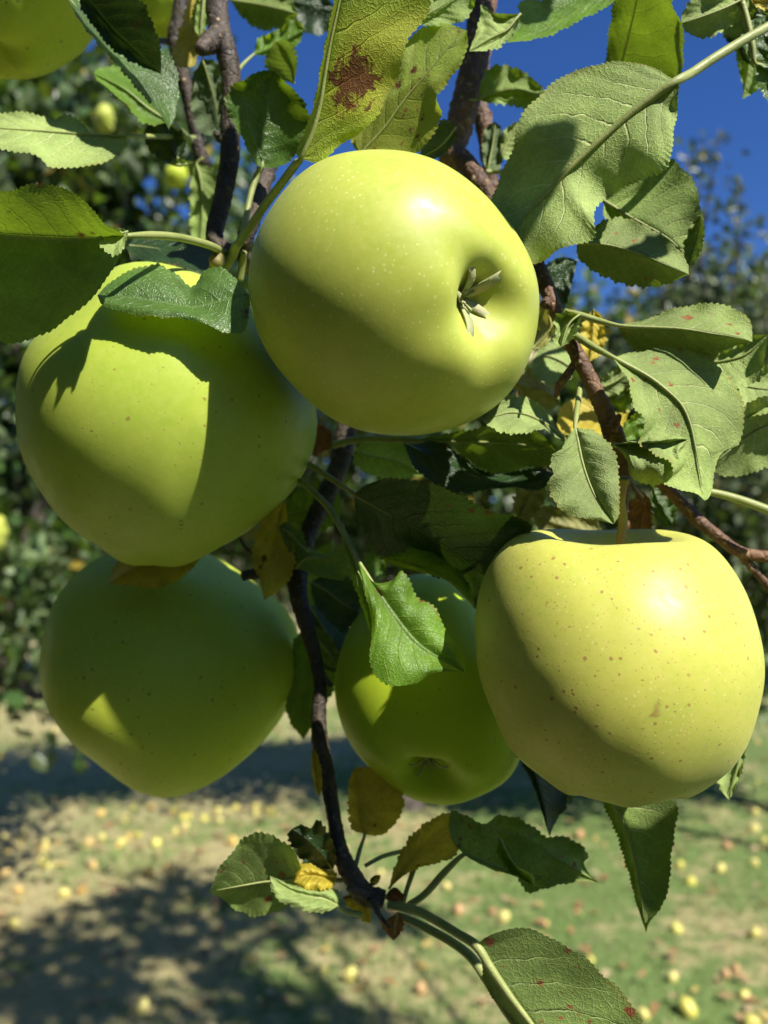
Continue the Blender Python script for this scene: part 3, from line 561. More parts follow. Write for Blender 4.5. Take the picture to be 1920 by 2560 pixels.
leaf(b3,'B',[(1268,348),(1190,398),(1110,455),(1030,520),(950,590),(880,655),(820,705),(750,785),(650,890),(560,988),(480,1095)],
     [(1235,335),(1180,300),(1110,278),(1030,270),(950,275),(880,292),(790,328),(700,385),(650,440),(600,500),(570,580),(560,640),(520,735),(490,800),(462,870),(440,960),(440,1040)],
     [(1275,372,0),(1268,430,0),(1262,500,0),(1252,560,-.004),(1242,640,-.008),(1215,725,-.010),(1130,770,-.004),(1040,800,0),(960,850,.004),(915,900,.002),(905,960,-.006),(908,1000,-.009),(890,1038,-.01),(800,1060,-.01),(740,1085,-.007),(660,1135,-.002),(560,1140,0)],
     .224,.238,'U','pale',dL=.012,dR=-.006,camber=.0015,pet=[(1900,-20,.240),(1760,50,.238),(1660,115,.236),(1560,170,.233),(1420,255,.230),(1330,315,.228)],petr=12,midr=12,label='largest leaf of all, its downy grey green underside and thick midrib filling the upper right',teeth=60)
leaf(b3,'B',[(950,868),(1060,935),(1150,985),(1240,1040),(1340,1140)],[(1010,800),(1110,780),(1180,735),(1232,690),(1300,738),(1345,810),(1366,900),(1378,980),(1372,1080)],[(960,950),(1060,1000),(1180,1030),(1240,1070),(1300,1130)],.258,.250,'U','green',dL=-.002,dR=.0,pet=[(780,760,.262),(880,820,.260)],petr=8,label='rounded shaded leaf behind the right edge of the largest leaf')
leaf(b3,'B',[(1310,1145),(1330,1090),(1350,1030),(1368,930)],[(1298,1100),(1300,1040),(1335,960)],[(1340,1140),(1372,1060),(1384,990)],.247,.246,'U','pale',dR=-.008)
leaf(b3,'B',[(832,1050),(920,1052),(1000,1065),(1100,1095),(1200,1135),(1318,1186)],[(880,1010),(930,965),(1000,945),(1070,950),(1150,990),(1220,1035),(1280,1090),(1310,1140)],[(840,1110),(900,1165),(960,1195),(1020,1220),(1100,1235),(1180,1235),(1260,1212),(1290,1195)],.236,.230,'U','palerust',dL=.005,dR=.010,label='oval leaf with a rust blotch below the largest leaf')
leaf(b3,'B',[(1580,-20),(1480,30),(1390,65),(1285,100)],[(1500,-50),(1400,-30),(1330,0),(1290,60)],[(1560,60),(1480,120),(1390,162),(1310,140)],.25,.245,'U','pale',dL=-.004,dR=.006)
b6 = branch('leafy shoot reaching into the top right corner', 'B', [(1800,-200,.26,16),(1740,0,.26,13),(1700,90,.258,11),(1690,110,.257,9)], M_BARK, 47)
leaf(b6,'B',[(1540,-40),(1570,60),(1600,170),(1640,330)],[(1480,80),(1460,130),(1500,190),(1560,260)],[(1640,0),(1700,120),(1720,240)],.262,.27,'T','dark',dL=.01,dR=-.01)
leaf(b6,'B',[(1560,180),(1575,260),(1565,340),(1548,428)],[(1525,200),(1532,290),(1550,370)],[(1620,240),(1640,330),(1615,385)],.275,.28,'U','bright')
leaf(b6,'B',[(1659,60),(1620,110),(1590,180),(1580,260)],[(1600,40),(1560,100),(1550,180)],[(1700,120),(1670,220),(1620,270)],.255,.255,'T','green')
leaf(b6,'B',[(1600,270),(1650,300),(1700,380),(1720,500)],[(1640,260),(1720,300)],[(1610,340),(1650,420),(1690,480)],.25,.25,'T','green',pet=[(1545,10,.25),(1570,100,.25),(1590,200,.25)],petr=9)
leaf(b6,'B',[(1720,-60),(1670,-20),(1620,0),(1585,-10)],[(1700,20),(1650,40),(1600,20)],[(1680,-70),(1620,-50)],.24,.24,'U','yellow')
# --- right of the branch
leaf(b3,'D',[(1005,368),(1080,375),(1180,378),(1300,385),(1420,405),(1520,420),(1592,440)],[(1060,358),(1130,345),(1200,315),(1270,295),(1340,283),(1450,280),(1520,302),(1565,335),(1588,380)],[(1040,425),(1100,480),(1180,492),(1300,492),(1380,510),(1425,515),(1455,482),(1520,455),(1565,448)],.232,.222,'U','palerust',dL=.008,dR=.008,
     pet=[(715,300,.242),(780,310,.240),(850,325,.237),(930,350,.235)],petr=8,label='upper of the two rust flecked leaves right of the branch',camber=.002)
leaf(b3,'D',[(845,322),(815,345),(790,380),(765,462)],[(800,310),(755,320),(738,345),(745,400),(735,435)],[(848,345),(832,390),(800,440)],.234,.232,'U','pale',dL=-.002,dR=-.006,camber=.004,label='small curled leaf at the node right of the top apple')
leaf(b3,'D',[(990,508),(1050,540),(1120,575),(1190,625),(1250,675),(1300,735),(1330,820),(1350,920),(1365,1010),(1385,1125)],
     [(1050,490),(1120,482),(1200,464),(1260,465),(1330,482),(1400,510),(1460,560),(1510,620),(1545,700),(1550,790),(1530,880),(1470,910),(1435,960),(1420,1050),(1405,1110)],
     [(1015,545),(1060,610),(1068,670),(1090,730),(1130,775),(1120,830),(1105,870),(1150,910),(1240,960),(1250,1010),(1215,1050),(1290,1080),(1350,1095)],.226,.218,'U','palerust',dL=.009,dR=-.006,camber=.002,
     pet=[(800,398,.238),(840,420,.236),(900,460,.232)],petr=9.5,label='large curved rust flecked leaf at the right',teeth=44)
leaf(b3,'D',[(905,300),(905,370),(900,440),(890,525)],[(870,340),(850,420),(865,490)],[(940,330),(955,420),(935,490)],.265,.265,'T','yellow')
leaf(b3,'D',[(640,470),(690,420),(720,370),(700,300)],[(650,400),(660,330),(680,280)],[(690,460),(730,400),(740,340)],.262,.262,'T','olive',dL=.01)
leaf(b3,'D',[(835,90),(790,100),(740,115),(690,150)],[(820,150),(800,230),(770,290),(700,200)],[(790,75),(740,85),(700,110)],.275,.272,'T','dark')
leaf(b5,'D',[(1390,530),(1480,520),(1570,490),(1660,410)],[(1440,490),(1520,460),(1600,415)],[(1430,600),(1520,640),(1620,600),(1640,520)],.252,.245,'U','pale',dR=-.008)
leaf(b5,'D',[(1420,600),(1520,620),(1620,640),(1760,650)],[(1480,560),(1580,530),(1680,560)],[(1440,700),(1540,760),(1660,740)],.250,.245,'U','pale',dR=-.01)
leaf(b5,'D',[(1800,780),(1700,790),(1620,820),(1540,870),(1420,970)],[(1740,670),(1640,680),(1560,720),(1500,820)],[(1780,900),(1700,960),(1620,990),(1530,1018),(1440,1010)],.248,.242,'U','pale',dL=-.012,dR=.008,label='leaf leaving the right edge behind the large curved leaf')
leaf(b3,'D',[(995,885),(1060,884),(1130,888),(1200,880),(1312,862)],[(1060,868),(1130,860),(1220,852),(1280,850)],[(1050,950),(1062,1010),(1110,1045),(1180,1056),(1235,1030),(1280,980),(1275,925),(1300,890)],.226,.222,'U','pale',dL=-.004,dR=-.004,camber=-.006,pet=[(1020,890,.234)],petr=8,label='small cupped leaf in front of the large curved leaf',wav=.002)
leaf(b3,'D',[(826,808),(838,870),(855,950),(880,1030),(920,1120),(992,1228)],[(795,850),(775,895),(730,930),(722,970),(735,1000),(715,1050),(730,1110),(770,1165),(830,1192),(900,1205),(950,1215)],[(855,815),(905,825),(950,860),(985,900),(1005,960),(1012,1040),(1014,1120),(1012,1190)],.224,.214,'U','pale',dL=-.005,dR=-.002,camber=-.002,
     pet=[(848,625,.240),(840,690,.235),(832,750,.229)],petr=7.5,label='oval pale leaf hanging just above the yellow apple')
leaf(b3,'D',[(790,868),(740,825),(690,790),(620,755),(540,745),(425,778)],[(750,810),(700,740),(650,700),(610,685),(560,675),(500,700),(450,750)],[(740,850),(690,815),(640,825),(580,833),(510,828),(450,800)],.250,.236,'U','pale',dL=.004,dR=-.010,pet=[(880,930,.262),(830,900,.258)],petr=9,label='sunlit pale leaf tucked under the right side of the top apple')
leaf(b3,'D',[(760,700),(690,650),(620,640),(560,610)],[(740,620),(660,560),(600,570)],[(740,720),(660,740),(590,690)],.285,.285,'T','olive',dL=.01)
leaf(b3,'D',[(820,560),(760,520),(700,500),(640,520)],[(800,480),(740,440),(680,460)],[(800,600),(720,620),(650,580)],.29,.288,'U','pale',dL=.008,dR=-.006)
leaf(b3,'D',[(1060,740),(960,760),(860,770),(745,790)],[(1020,690),(940,700),(840,690),(770,720)],[(1030,800),(950,840),(850,850),(770,830)],.285,.28,'T','yellow',dL=.004,dR=-.012,label='crumpled yellow leaf behind the brown branch')
leaf(b3,'D',[(930,640),(980,620),(1030,590),(1080,540)],[(950,600),(990,570),(1040,540)],[(970,670),(1040,640),(1080,590)],.275,.275,'U','pale')
leaf(b3,'D',[(1080,640),(1020,680),(950,690),(870,680)],[(1040,640),(960,620),(900,640)],[(1070,720),(1000,740),(920,730)],.28,.29,'T','green')
leaf(b3,'D',[(1180,770),(1130,790),(1080,800),(1030,860)],[(1150,740),(1090,750),(1040,800)],[(1160,830),(1110,850),(1060,870)],.265,.265,'T','bright')
ptube('petiole','D',[(1390,1085,.250,9),(1460,1100,.250,10),(1560,1130,.249,11),(1720,1190,.248,12)],M_PET,b5,8)
ptube('petiole','D',[(680,780,.27,6),(720,810,.262,7),(780,860,.255,8)],M_PET,b3,8)
ptube('petiole','D',[(1045,1040,.245,6),(1090,1080,.246,5),(1120,1110,.247,4)],M_PETR,b3,8)
leaf(b3,'D',[(1110,1075),(1130,1130),(1120,1190),(1100,1290)],[(1080,1120),(1050,1160),(1040,1240)],[(1150,1130),(1155,1200),(1150,1260)],.262,.262,'T','brown',label='curled brown leaf above the yellow apple')
leaf(b5,'D',[(1160,1060),(1180,1120),(1210,1180),(1250,1240)],[(1150,1120),(1165,1180),(1200,1230)],[(1220,1070),(1260,1120),(1260,1190)],.275,.272,'T','green')
leaf(b3,'D',[(960,1290),(850,1250),(760,1230),(640,1190)],[(900,1200),(800,1180),(700,1150)],[(900,1320),(780,1300),(680,1260)],.30,.30,'T','olive')
leaf(b3,'D',[(580,1210),(610,1150),(640,1090),(690,1060)],[(560,1160),(570,1100),(610,1060)],[(620,1210),(670,1160),(700,1100)],.29,.29,'T','olive')
# --- centre
leaf(b4,'P',[(870,135),(1000,140),(1150,145),(1300,150),(1450,160),(1640,200)],[(950,110),(1100,90),(1250,60),(1400,50),(1560,110)],[(1030,150),(1080,190),(1150,240),(1230,300),(1310,325),(1400,300),(1500,280),(1590,270)],.270,.262,'U','green',dL=-.004,dR=.006,
     pet=[(390,165,.285),(480,138,.282),(600,125,.278),(740,130,.273)],petr=9,label='dark leaf on a long stalk just under the top apple')
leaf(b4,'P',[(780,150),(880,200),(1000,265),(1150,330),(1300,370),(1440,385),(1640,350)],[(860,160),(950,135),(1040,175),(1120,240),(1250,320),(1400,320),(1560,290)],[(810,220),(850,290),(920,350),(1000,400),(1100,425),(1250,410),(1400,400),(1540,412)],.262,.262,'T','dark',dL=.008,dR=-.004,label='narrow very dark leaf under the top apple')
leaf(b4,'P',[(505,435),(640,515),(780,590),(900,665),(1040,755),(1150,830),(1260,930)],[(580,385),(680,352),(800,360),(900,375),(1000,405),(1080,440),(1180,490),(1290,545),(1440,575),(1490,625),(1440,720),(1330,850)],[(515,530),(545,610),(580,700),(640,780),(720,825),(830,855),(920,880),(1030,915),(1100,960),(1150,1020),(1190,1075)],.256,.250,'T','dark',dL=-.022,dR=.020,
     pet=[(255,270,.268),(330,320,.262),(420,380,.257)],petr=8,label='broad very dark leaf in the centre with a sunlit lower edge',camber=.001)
leaf(b4,'P',[(640,780),(760,820),(900,870),(1040,930),(1190,1085)],[(720,780),(860,740),(1000,800),(1120,900)],[(720,830),(830,862),(920,885),(1030,920),(1100,965),(1150,1030)],.262,.252,'T','bright',dL=.004,dR=-.006,label='bright leaf strip standing in for the sunlit margin of the broad very dark leaf')  # extra leaf in brighter green, added for the dark leaf's sunlit margin
leaf(b4,'P',[(440,600),(480,720),(520,850),(570,1000),(600,1130),(618,1270)],[(490,700),(535,830),(590,960),(625,1080),(632,1190)],[(440,720),(480,860),(530,1010),(575,1140),(600,1220)],.252,.240,'U','green',dL=.004,petr=5,label='narrow folded strip of leaf left of the crinkled bright leaf')
leaf(b4,'P',[(525,805),(640,985),(740,1130),(880,1290),(1132,1444)],[(575,900),(640,938),(720,920),(765,872),(815,930),(850,1010),(920,1050),(985,1130),(1040,1240),(1110,1340)],[(560,960),(600,1100),(604,1240),(598,1350),(615,1445),(700,1498),(780,1509),(870,1488),(940,1440),(1040,1430)],.244,.232,'T','bright',dL=.004,dR=-.006,camber=-.003,
     pet=[(205,365,.268),(280,430,.262),(350,500,.257),(400,570,.250)],petr=9,label='crinkled glossy bright leaf in front of the small centre apple',wav=.0012)
leaf(b4,'P',[(175,855),(230,800),(330,790),(400,770),(450,700)],[(200,700),(240,730),(300,765),(370,780),(430,720)],[(240,870),(330,900),(430,915),(470,860),(480,760)],.268,.265,'U','green',dL=.004)
leaf(b4,'P',[(250,760),(205,720),(150,660),(80,620)],[(230,700),(210,650),(170,600),(120,596)],[(210,790),(150,760),(110,690)],.266,.264,'U','green')
leaf(b4,'P',[(120,470),(90,600),(60,750),(0,1035)],[(130,560),(160,700),(165,850),(110,950)],[(40,500),(-30,640),(-60,800),(-20,930)],.272,.268,'T','yellow',dL=-.006,dR=.006,label='yellow pointed leaf hanging between the left apples')
leaf(b4,'P',[(385,140),(350,110),(310,80),(280,60)],[(380,170),(330,200),(280,215)],[(380,100),(340,60),(310,50)],.29,.288,'T','brown')
leaf(b4,'P',[(500,200),(620,230),(760,260),(900,330)],[(560,150),(680,130),(800,180)],[(520,280),(640,340),(780,350)],.30,.30,'U','green')
leaf(b4,'P',[(120,560),(220,540),(330,480),(420,400)],[(130,480),(230,400),(340,360)],[(180,640),(320,640),(420,560)],.300,.30,'U','green')
leaf(b4,'P',[(260,930),(350,980),(440,1050),(560,1120)],[(330,900),(450,900),(540,980)],[(280,1030),(360,1140),(450,1200)],.310,.31,'U','dark')
leaf(b4,'P',[(250,1060),(330,1180),(400,1300),(500,1450)],[(380,1080),(480,1180),(540,1320)],[(250,1180),(280,1320),(360,1420)],.312,.31,'U','dark',dL=.01)
leaf(b4,'P',[(240,1160),(290,1240),(360,1320),(420,1420)],[(320,1200),(400,1280)],[(250,1240),(300,1340),(360,1400)],.305,.305,'U','green')
leaf(b4,'P',[(560,780),(620,740),(660,800),(690,900)],[(600,720),(660,740)],[(560,850),(620,890)],.31,.31,'T','green')
leaf(b4,'S',[(800,1500),(780,1600),(770,1700),(758,1850)],[(840,1580),(850,1680),(800,1780)],[(760,1560),(722,1650),(718,1780)],.318,.315,'T','green',label='dark leaf pointing down behind the slim branch')
leaf(b4,'S',[(830,1350),(820,1420),(790,1480),(760,1540)],[(870,1400),(860,1480),(820,1540)],[(790,1380),(750,1440),(740,1500)],.322,.32,'U','green')
# leaf trapped between the left apples
o = leaf(None,'E',[(860,270),(780,290),(700,300),(600,310),(470,378)],[(830,255),(700,250),(560,260),(500,300)],[(840,300),(780,352),(710,385),(650,397),(590,385),(530,383)],.274,.270,'T','yellow',dL=.012,dR=-.002)
tag(o,'torn orange yellow leaf caught between the two left apples','leaf')
# --- bottom sprigs
leaf(b4,'G',[(1310,612),(1240,620),(1140,630),(1050,645),(905,672)],[(1290,545),(1262,490),(1200,445),(1120,420),(1075,430),(1035,465),(1000,510),(950,570)],[(1290,660),(1240,730),(1160,765),(1100,775),(1020,748),(980,715),(935,690)],.268,.258,'U','lower',dL=-.014,dR=.010,pet=[(1510,622,.268),(1440,622,.268),(1370,616,.268)],petr=6,label='round rust flecked leaf at the left of the bottom sprig')
leaf(b4,'G',[(1440,575),(1390,510),(1330,450),(1262,400)],[(1450,520),(1420,430),(1372,366),(1340,400),(1300,385)],[(1410,575),(1330,555),(1270,490),(1245,430)],.262,.260,'T','dark',dL=-.002,dR=.004,label='small dark leaf with a torn edge beside the slim branch')
leaf(b4,'G',[(1460,735),(1400,705),(1330,690),(1250,660),(1166,604)],[(1468,700),(1440,662),(1350,656),(1260,645),(1205,620)],[(1420,755),(1350,758),(1290,740),(1215,712),(1175,660)],.256,.250,'U','pale',dL=.004,dR=-.008,camber=-.003,pet=[(1560,770,.262),(1500,760,.259)],petr=7,label='pale cupped leaf at the bottom sprig')
leaf(b4,'G',[(1450,630),(1400,610),(1340,600),(1268,630)],[(1450,590),(1380,570),(1310,550),(1285,580)],[(1430,655),(1370,660),(1310,655)],.262,.260,'T','yellow',dL=.004,dR=-.008,camber=-.003)
leaf(b4,'G',[(1350,45),(1362,110),(1375,190),(1380,262)],[(1370,80),(1388,150),(1390,220)],[(1345,110),(1352,180),(1365,240)],.262,.262,'T','yellow',petr=3,label='thin yellow leaf lying along the slim branch')
leaf(b4,'S',[(912,2086),(905,2040),(900,1990),(888,1918)],[(880,2070),(872,2010),(874,1950)],[(950,2088),(985,2060),(1008,2010),(990,1950),(930,1920)],.278,.282,'T','yellow',pet=[(888,2170,.270),(898,2130,.273)],petr=6,dR=-.004,label='yellow leaf with green speckles below the small centre apple')
leaf(b4,'H',[(20,660),(70,600),(150,500),(230,420),(310,350)],[(50,560),(100,460),(160,395),(230,350),(280,335)],[(90,600),(160,565),(250,540),(310,510),(330,430)],.264,.262,'T','yellow',dL=.003,dR=-.004,petr=5,label='spotted ochre leaf in the bottom sprig')
leaf(b4,'H',[(345,512),(430,545),(510,575),(600,612),(712,600)],[(290,440),(292,330),(350,345),(400,372),(430,380),(475,400),(500,450),(560,430),(640,455),(720,520)],[(400,545),(480,580),(550,598),(600,620),(640,642),(690,652)],.258,.250,'U','lower',dL=.004,dR=-.006,pet=[(110,730,.264),(180,680,.262),(260,590,.260)],petr=9,label='folded grey green leaf with a bright curled rim in the bottom sprig')
leaf(b4,'H',[(500,440),(540,520),(590,585),(650,650)],[(530,500),(570,560),(640,600)],[(490,500),(530,570),(580,605),(630,640)],.250,.247,'T','bright',dL=-.008)
leaf(b4,'H',[(440,380),(560,430),(680,490),(800,560),(932,636)],[(500,345),(580,360),(650,400),(700,440),(760,435),(830,460),(885,520),(860,540),(890,600)],[(500,470),(560,560),(600,650),(640,672),(740,645),(860,625)],.268,.262,'U','lower',dL=.004,dR=.0,label='rust spotted leaf behind the folded leaf in the bottom sprig')
leaf(b4,'H',[(560,-60),(620,80),(670,230),(715,436)],[(700,60),(790,180),(785,300),(740,370)],[(570,60),(640,200),(680,320)],.270,.262,'T','dark',dL=.006,label='pointed dark leaf under the gap between the centre and yellow apples')
leaf(b4,'H',[(760,120),(790,190),(800,240),(800,300)],[(800,200),(815,260)],[(780,200),(790,260)],.272,.272,'U','pale')
leaf(b5,'H',[(900,150),(1000,300),(1060,450),(1100,620),(1132,850)],[(1100,160),(1255,280),(1252,400),(1240,520),(1228,640),(1195,740),(1150,800)],[(930,240),(985,370),(1040,520),(1080,680),(1110,780)],.262,.250,'U','green',dL=-.004,dR=.004,pet=[(1000,0,.275),(940,80,.268)],petr=7,label='long pointed leaf hanging below the yellow apple')
leaf(b5,'H',[(1560,-20),(1540,80),(1520,160),(1492,278)],[(1560,60),(1548,140),(1520,220)],[(1480,60),(1450,200),(1470,250)],.262,.258,'U','pale')
leaf(b4,'H',[(398,905),(440,970),(500,1060),(560,1145),(640,1250),(760,1420),(900,1600)],[(440,870),(510,845),(575,830),(640,838),(700,868),(745,888),(810,925),(880,975),(950,1040),(1010,1095),(1070,1170),(1115,1240),(1160,1400),(1120,1540)],[(425,990),(432,1050),(460,1110),(510,1170),(560,1215),(620,1290),(740,1440),(860,1570)],.238,.222,'U','lower',dL=-.006,dR=.010,
     pet=[(20,730,.262),(80,738,.260),(150,758,.257),(230,800,.252),(320,855,.245)],petr=11,midr=12,label='largest leaf of the bottom, rust flecked with a shaded upper corner',teeth=50)
ptube('petiole','H',[(60,775,.262,9),(110,795,.26,10),(200,838,.256,11),(300,895,.252,11),(380,960,.248,12),(450,1060,.246,13),(540,1200,.244,13),(620,1300,.243,13)],M_PET,b4,8)
ptube('petiole','H',[(80,730,.266,6),(100,660,.266,6),(128,575,.266,7),(150,500,.268,7)],M_PET,b4,8)
ptube('petiole','S',[(912,2165,.27,5),(960,2140,.272,6),(1020,2125,.275,6)],M_PET,b4,8)
leaf(b4,'H',[(5,700),(20,680),(45,665),(90,690)],[(20,670),(50,655)],[(30,720),(70,715)],.262,.262,'T','brown')
leaf(b4,'H',[(60,760),(50,800),(45,840),(40,885)],[(80,790),(80,830),(60,865)],[(20,790),(-10,810),(20,860)],.258,.258,'U','brown')
leaf(b4,'G',[(1480,700),(1520,700),(1560,720),(1600,810)],[(1530,680),(1580,700),(1602,760)],[(1500,730),(1540,760),(1570,800)],.266,.264,'T','yellow')
leaf(b4,'G',[(1600,650),(1610,620),(1630,605),(1645,600)],[(1600,620),(1620,602)],[(1625,640),(1640,620)],.266,.266,'T','yellow')
# stalk junction left of the top apple
ptube('petiole','S',[(560,675,.257,11),(580,640,.255,13),(592,612,.252,12)],M_PET,b1,8)
ptube('petiole','S',[(600,700,.262,9),(606,660,.26,9),(610,630,.257,8)],M_PET,b1,8)

# unseen leaves added above the picture, outlined to cast the wanted shadows below
leaf(b6,'B',[(930,60),(850,450),(700,750),(500,1080)],[(700,140),(560,380),(450,640),(400,950)],[(1035,180),(1010,290),(930,500),(815,690),(640,900)],.226,.220,'U','green',shift=.16)
leaf(b3,'B',[(1280,930),(1180,1000),(1080,1080),(1000,1180)],[(1180,960),(1140,1000),(1000,1090)],[(1230,1090),(1160,1120),(1060,1200)],.236,.230,'U','green',shift=.15)
leaf(b3,'S',[(1225,-80),(1200,60),(1175,220),(1130,420)],[(1150,-40),(1135,100),(1100,240),(1080,360)],[(1290,-40),(1275,100),(1240,240),(1190,380)],.285,.28,'U','dark',shift=.17)
leaf(b5,'H',[(1110,420),(1130,560),(1130,700),(1132,860)],[(1300,320),(1290,500),(1220,760)],[(950,300),(1030,520),(1085,740)],.258,.252,'U','dark',shift=.24)
leaf(b1,'S',[(575,350),(565,420),(552,510),(540,620)],[(545,370),(525,440),(512,520),(510,580)],[(600,380),(598,450),(588,520),(572,580)],.268,.262,'U','dark',shift=.17)

# ================================================================== GROUND
def ground_material():
    b = N('orchard_floor'); pos = b.n('NewGeometry').outputs['Position']
    n1 = b.noise(pos, .9, 5, .6, .5); n2 = b.noise(pos, 9, 4, .65); n3 = b.noise(pos, 60, 3, .7); n0 = b.noise(pos, .35, 2)
    sxg = b.n('SeparateXYZ'); b.l(pos, sxg.inputs[0]); bias = b.ss(sxg.outputs[0], -1.6, 1.4, .055, -.06)
    c = b.mix(b.ss(b.math('ADD', bias, b.math('ADD', b.math('MULTIPLY', n1, .5), b.math('MULTIPLY', n2, .5))), .43, .57), c4((.16, .24, .07)), c4((.56, .46, .24)))
    c = b.mix(b.ss(n3, .35, .75, 0.0, .7), c, c4((.17, .22, .08)))
    pr = b.n('BsdfPrincipled'); b.l(c, pr.inputs['Base Color']); pr.inputs['Roughness'].default_value = .95; pr.inputs['Specular IOR Level'].default_value = .15
    b.l(b.bump(b.math('ADD', n3, n2), .8, .03), pr.inputs['Normal']); b.l(pr.outputs[0], b.out.inputs[0]); return b.m
rng = np.random.RandomState(5)
gx = np.r_[-200, -60, np.linspace(-14, 14, 57), 60, 200]; gy = np.r_[-200, -60, -10, np.linspace(-2, 26, 57), 60, 200]
gv = []; gf = []
def gz(x, y): return (.018*math.sin(x*2.1+y*.7)+.014*math.sin(y*2.9-x*1.3))*(1 if abs(x) < 15 and -3 < y < 27 else 0)
for yy in gy:
    for xx in gx: gv.append((xx, yy, gz(xx, yy)))
nx = len(gx)
for j in range(len(gy)-1):
    for i in range(nx-1): gf.append((j*nx+i, j*nx+i+1, (j+1)*nx+i+1, (j+1)*nx+i))
tag(mesh_obj('ground', gv, gf, ground_material()), 'orchard floor of patchy grass and dry soil', 'ground', kind='structure')

def grass_material():
    b = N('grass_blade'); geo = b.n('NewGeometry'); pos = geo.outputs['Position']; rp = geo.outputs['Random Per Island']
    sxg = b.n('SeparateXYZ'); b.l(pos, sxg.inputs[0]); n1 = b.ss(b.math('ADD', b.ss(sxg.outputs[0], -1.6, 1.4, .055, -.06), b.noise(pos, .9, 5, .6, .5)), .44, .62)
    cr = b.mix(rp, c4((.15, .26, .06)), c4((.33, .42, .13))); dry = b.mix(rp, c4((.52, .43, .24)), c4((.36, .35, .15)))
    c = b.mix(b.math('MULTIPLY', n1, .8), cr, dry)
    pr = b.n('BsdfPrincipled'); b.l(c, pr.inputs['Base Color']); pr.inputs['Roughness'].default_value = .6; pr.inputs['Specular IOR Level'].default_value = .3
    tb = b.n('BsdfTranslucent'); b.l(c, tb.inputs['Color']); mx = b.n('MixShader'); mx.inputs[0].default_value = .3
    b.l(pr.outputs[0], mx.inputs[1]); b.l(tb.outputs[0], mx.inputs[2]); b.l(mx.outputs[0], b.out.inputs[0]); return b.m
ng = 52000
yy = 2.2+13*rng.rand(ng)**1.5; xx = (rng.rand(ng)*2-1)*(yy*.62+.5)
hh = (.018+.04*rng.rand(ng)**2*(.4+1.2*(np.sin(xx*5+np.sin(yy*4)*2)*np.sin(yy*6+xx*2) > .2)))*(1+yy*.05); an = rng.rand(ng)*6.28; wd = .0022+.0012*yy*.5; ln_ = rng.randn(ng, 2)*.5
zz = np.array([gz(a, b) for a, b in zip(xx, yy)])-.003
V = np.empty((ng, 3, 3)); V[:, 0] = np.stack([xx-np.cos(an)*wd, yy-np.sin(an)*wd, zz], 1); V[:, 1] = np.stack([xx+np.cos(an)*wd, yy+np.sin(an)*wd, zz], 1)
V[:, 2] = np.stack([xx+ln_[:, 0]*hh, yy+ln_[:, 1]*hh, zz+hh], 1)
def fast_mesh(name, V, F, mat, parent=None):
    me = bpy.data.meshes.new(name); F = np.asarray(F, np.int32); k = F.shape[1]
    me.vertices.add(len(V)); me.vertices.foreach_set('co', np.asarray(V, np.float32).ravel())
    me.loops.add(F.size); me.loops.foreach_set('vertex_index', F.ravel()); me.polygons.add(len(F))
    me.polygons.foreach_set('loop_start', np.arange(len(F), dtype=np.int32)*k); me.polygons.foreach_set('loop_total', np.full(len(F), k, np.int32))
    me.update(calc_edges=True); me.materials.append(mat); o = bpy.data.objects.new(name, me); COL.objects.link(o)
    if parent is not None: put(o, parent)
    return o
tag(fast_mesh('grass', V.reshape(-1, 3), np.arange(ng*3).reshape(-1, 3), grass_material()), 'short mown grass with dry straw patches under the trees', 'grass', kind='stuff')

# leaf litter, past counting
def litter():
    rs = np.random.RandomState(9); n = 1500; y = 2.3+9*rs.rand(n)**1.3; x = (rs.rand(n)*2-1)*(y*.6+.4)
    V = []; F = []
    a = rs.rand(n)*6.28; s_ = .018+.022*rs.rand(n); z = np.array([gz(p, q) for p, q in zip(x, y)])+.012+.02*rs.rand(n); t1 = rs.randn(n)*.01; t2 = rs.randn(n)*.01
    ca, sa = np.cos(a), np.sin(a)
    P0 = np.stack([x-ca*s_, y-sa*s_, z], 1); P1 = np.stack([x+sa*s_*.55, y-ca*s_*.55, z+t1], 1); P2 = np.stack([x+ca*s_, y+sa*s_, z+t2], 1); P3 = np.stack([x-sa*s_*.55, y+ca*s_*.55, z+t1], 1)
    V = np.stack([P0, P1, P2, P3], 1).reshape(-1, 3); i = np.arange(n)[:, None]*4
    b = N('leaf_litter'); rp = b.n('NewGeometry').outputs['Random Per Island']; r = b.n('ValToRGB'); b.l(rp, r.inputs[0])
    e = r.color_ramp.elements; e[0].color = (.22, .12, .05, 1); e[1].color = (.5, .38, .1, 1); q = e.new(.4); q.color = (.36, .18, .08, 1); q = e.new(.7); q.color = (.45, .36, .2, 1)
    pr = b.n('BsdfPrincipled'); b.l(r.outputs[0], pr.inputs['Base Color']); pr.inputs['Roughness'].default_value = .7; b.l(pr.outputs[0], b.out.inputs[0])
    tag(fast_mesh('leaf_litter', V, np.hstack([i, i+1, i+2, i+3]), b.m), 'brown and yellow leaf litter scattered in the grass', 'leaf litter', kind='stuff')
litter()
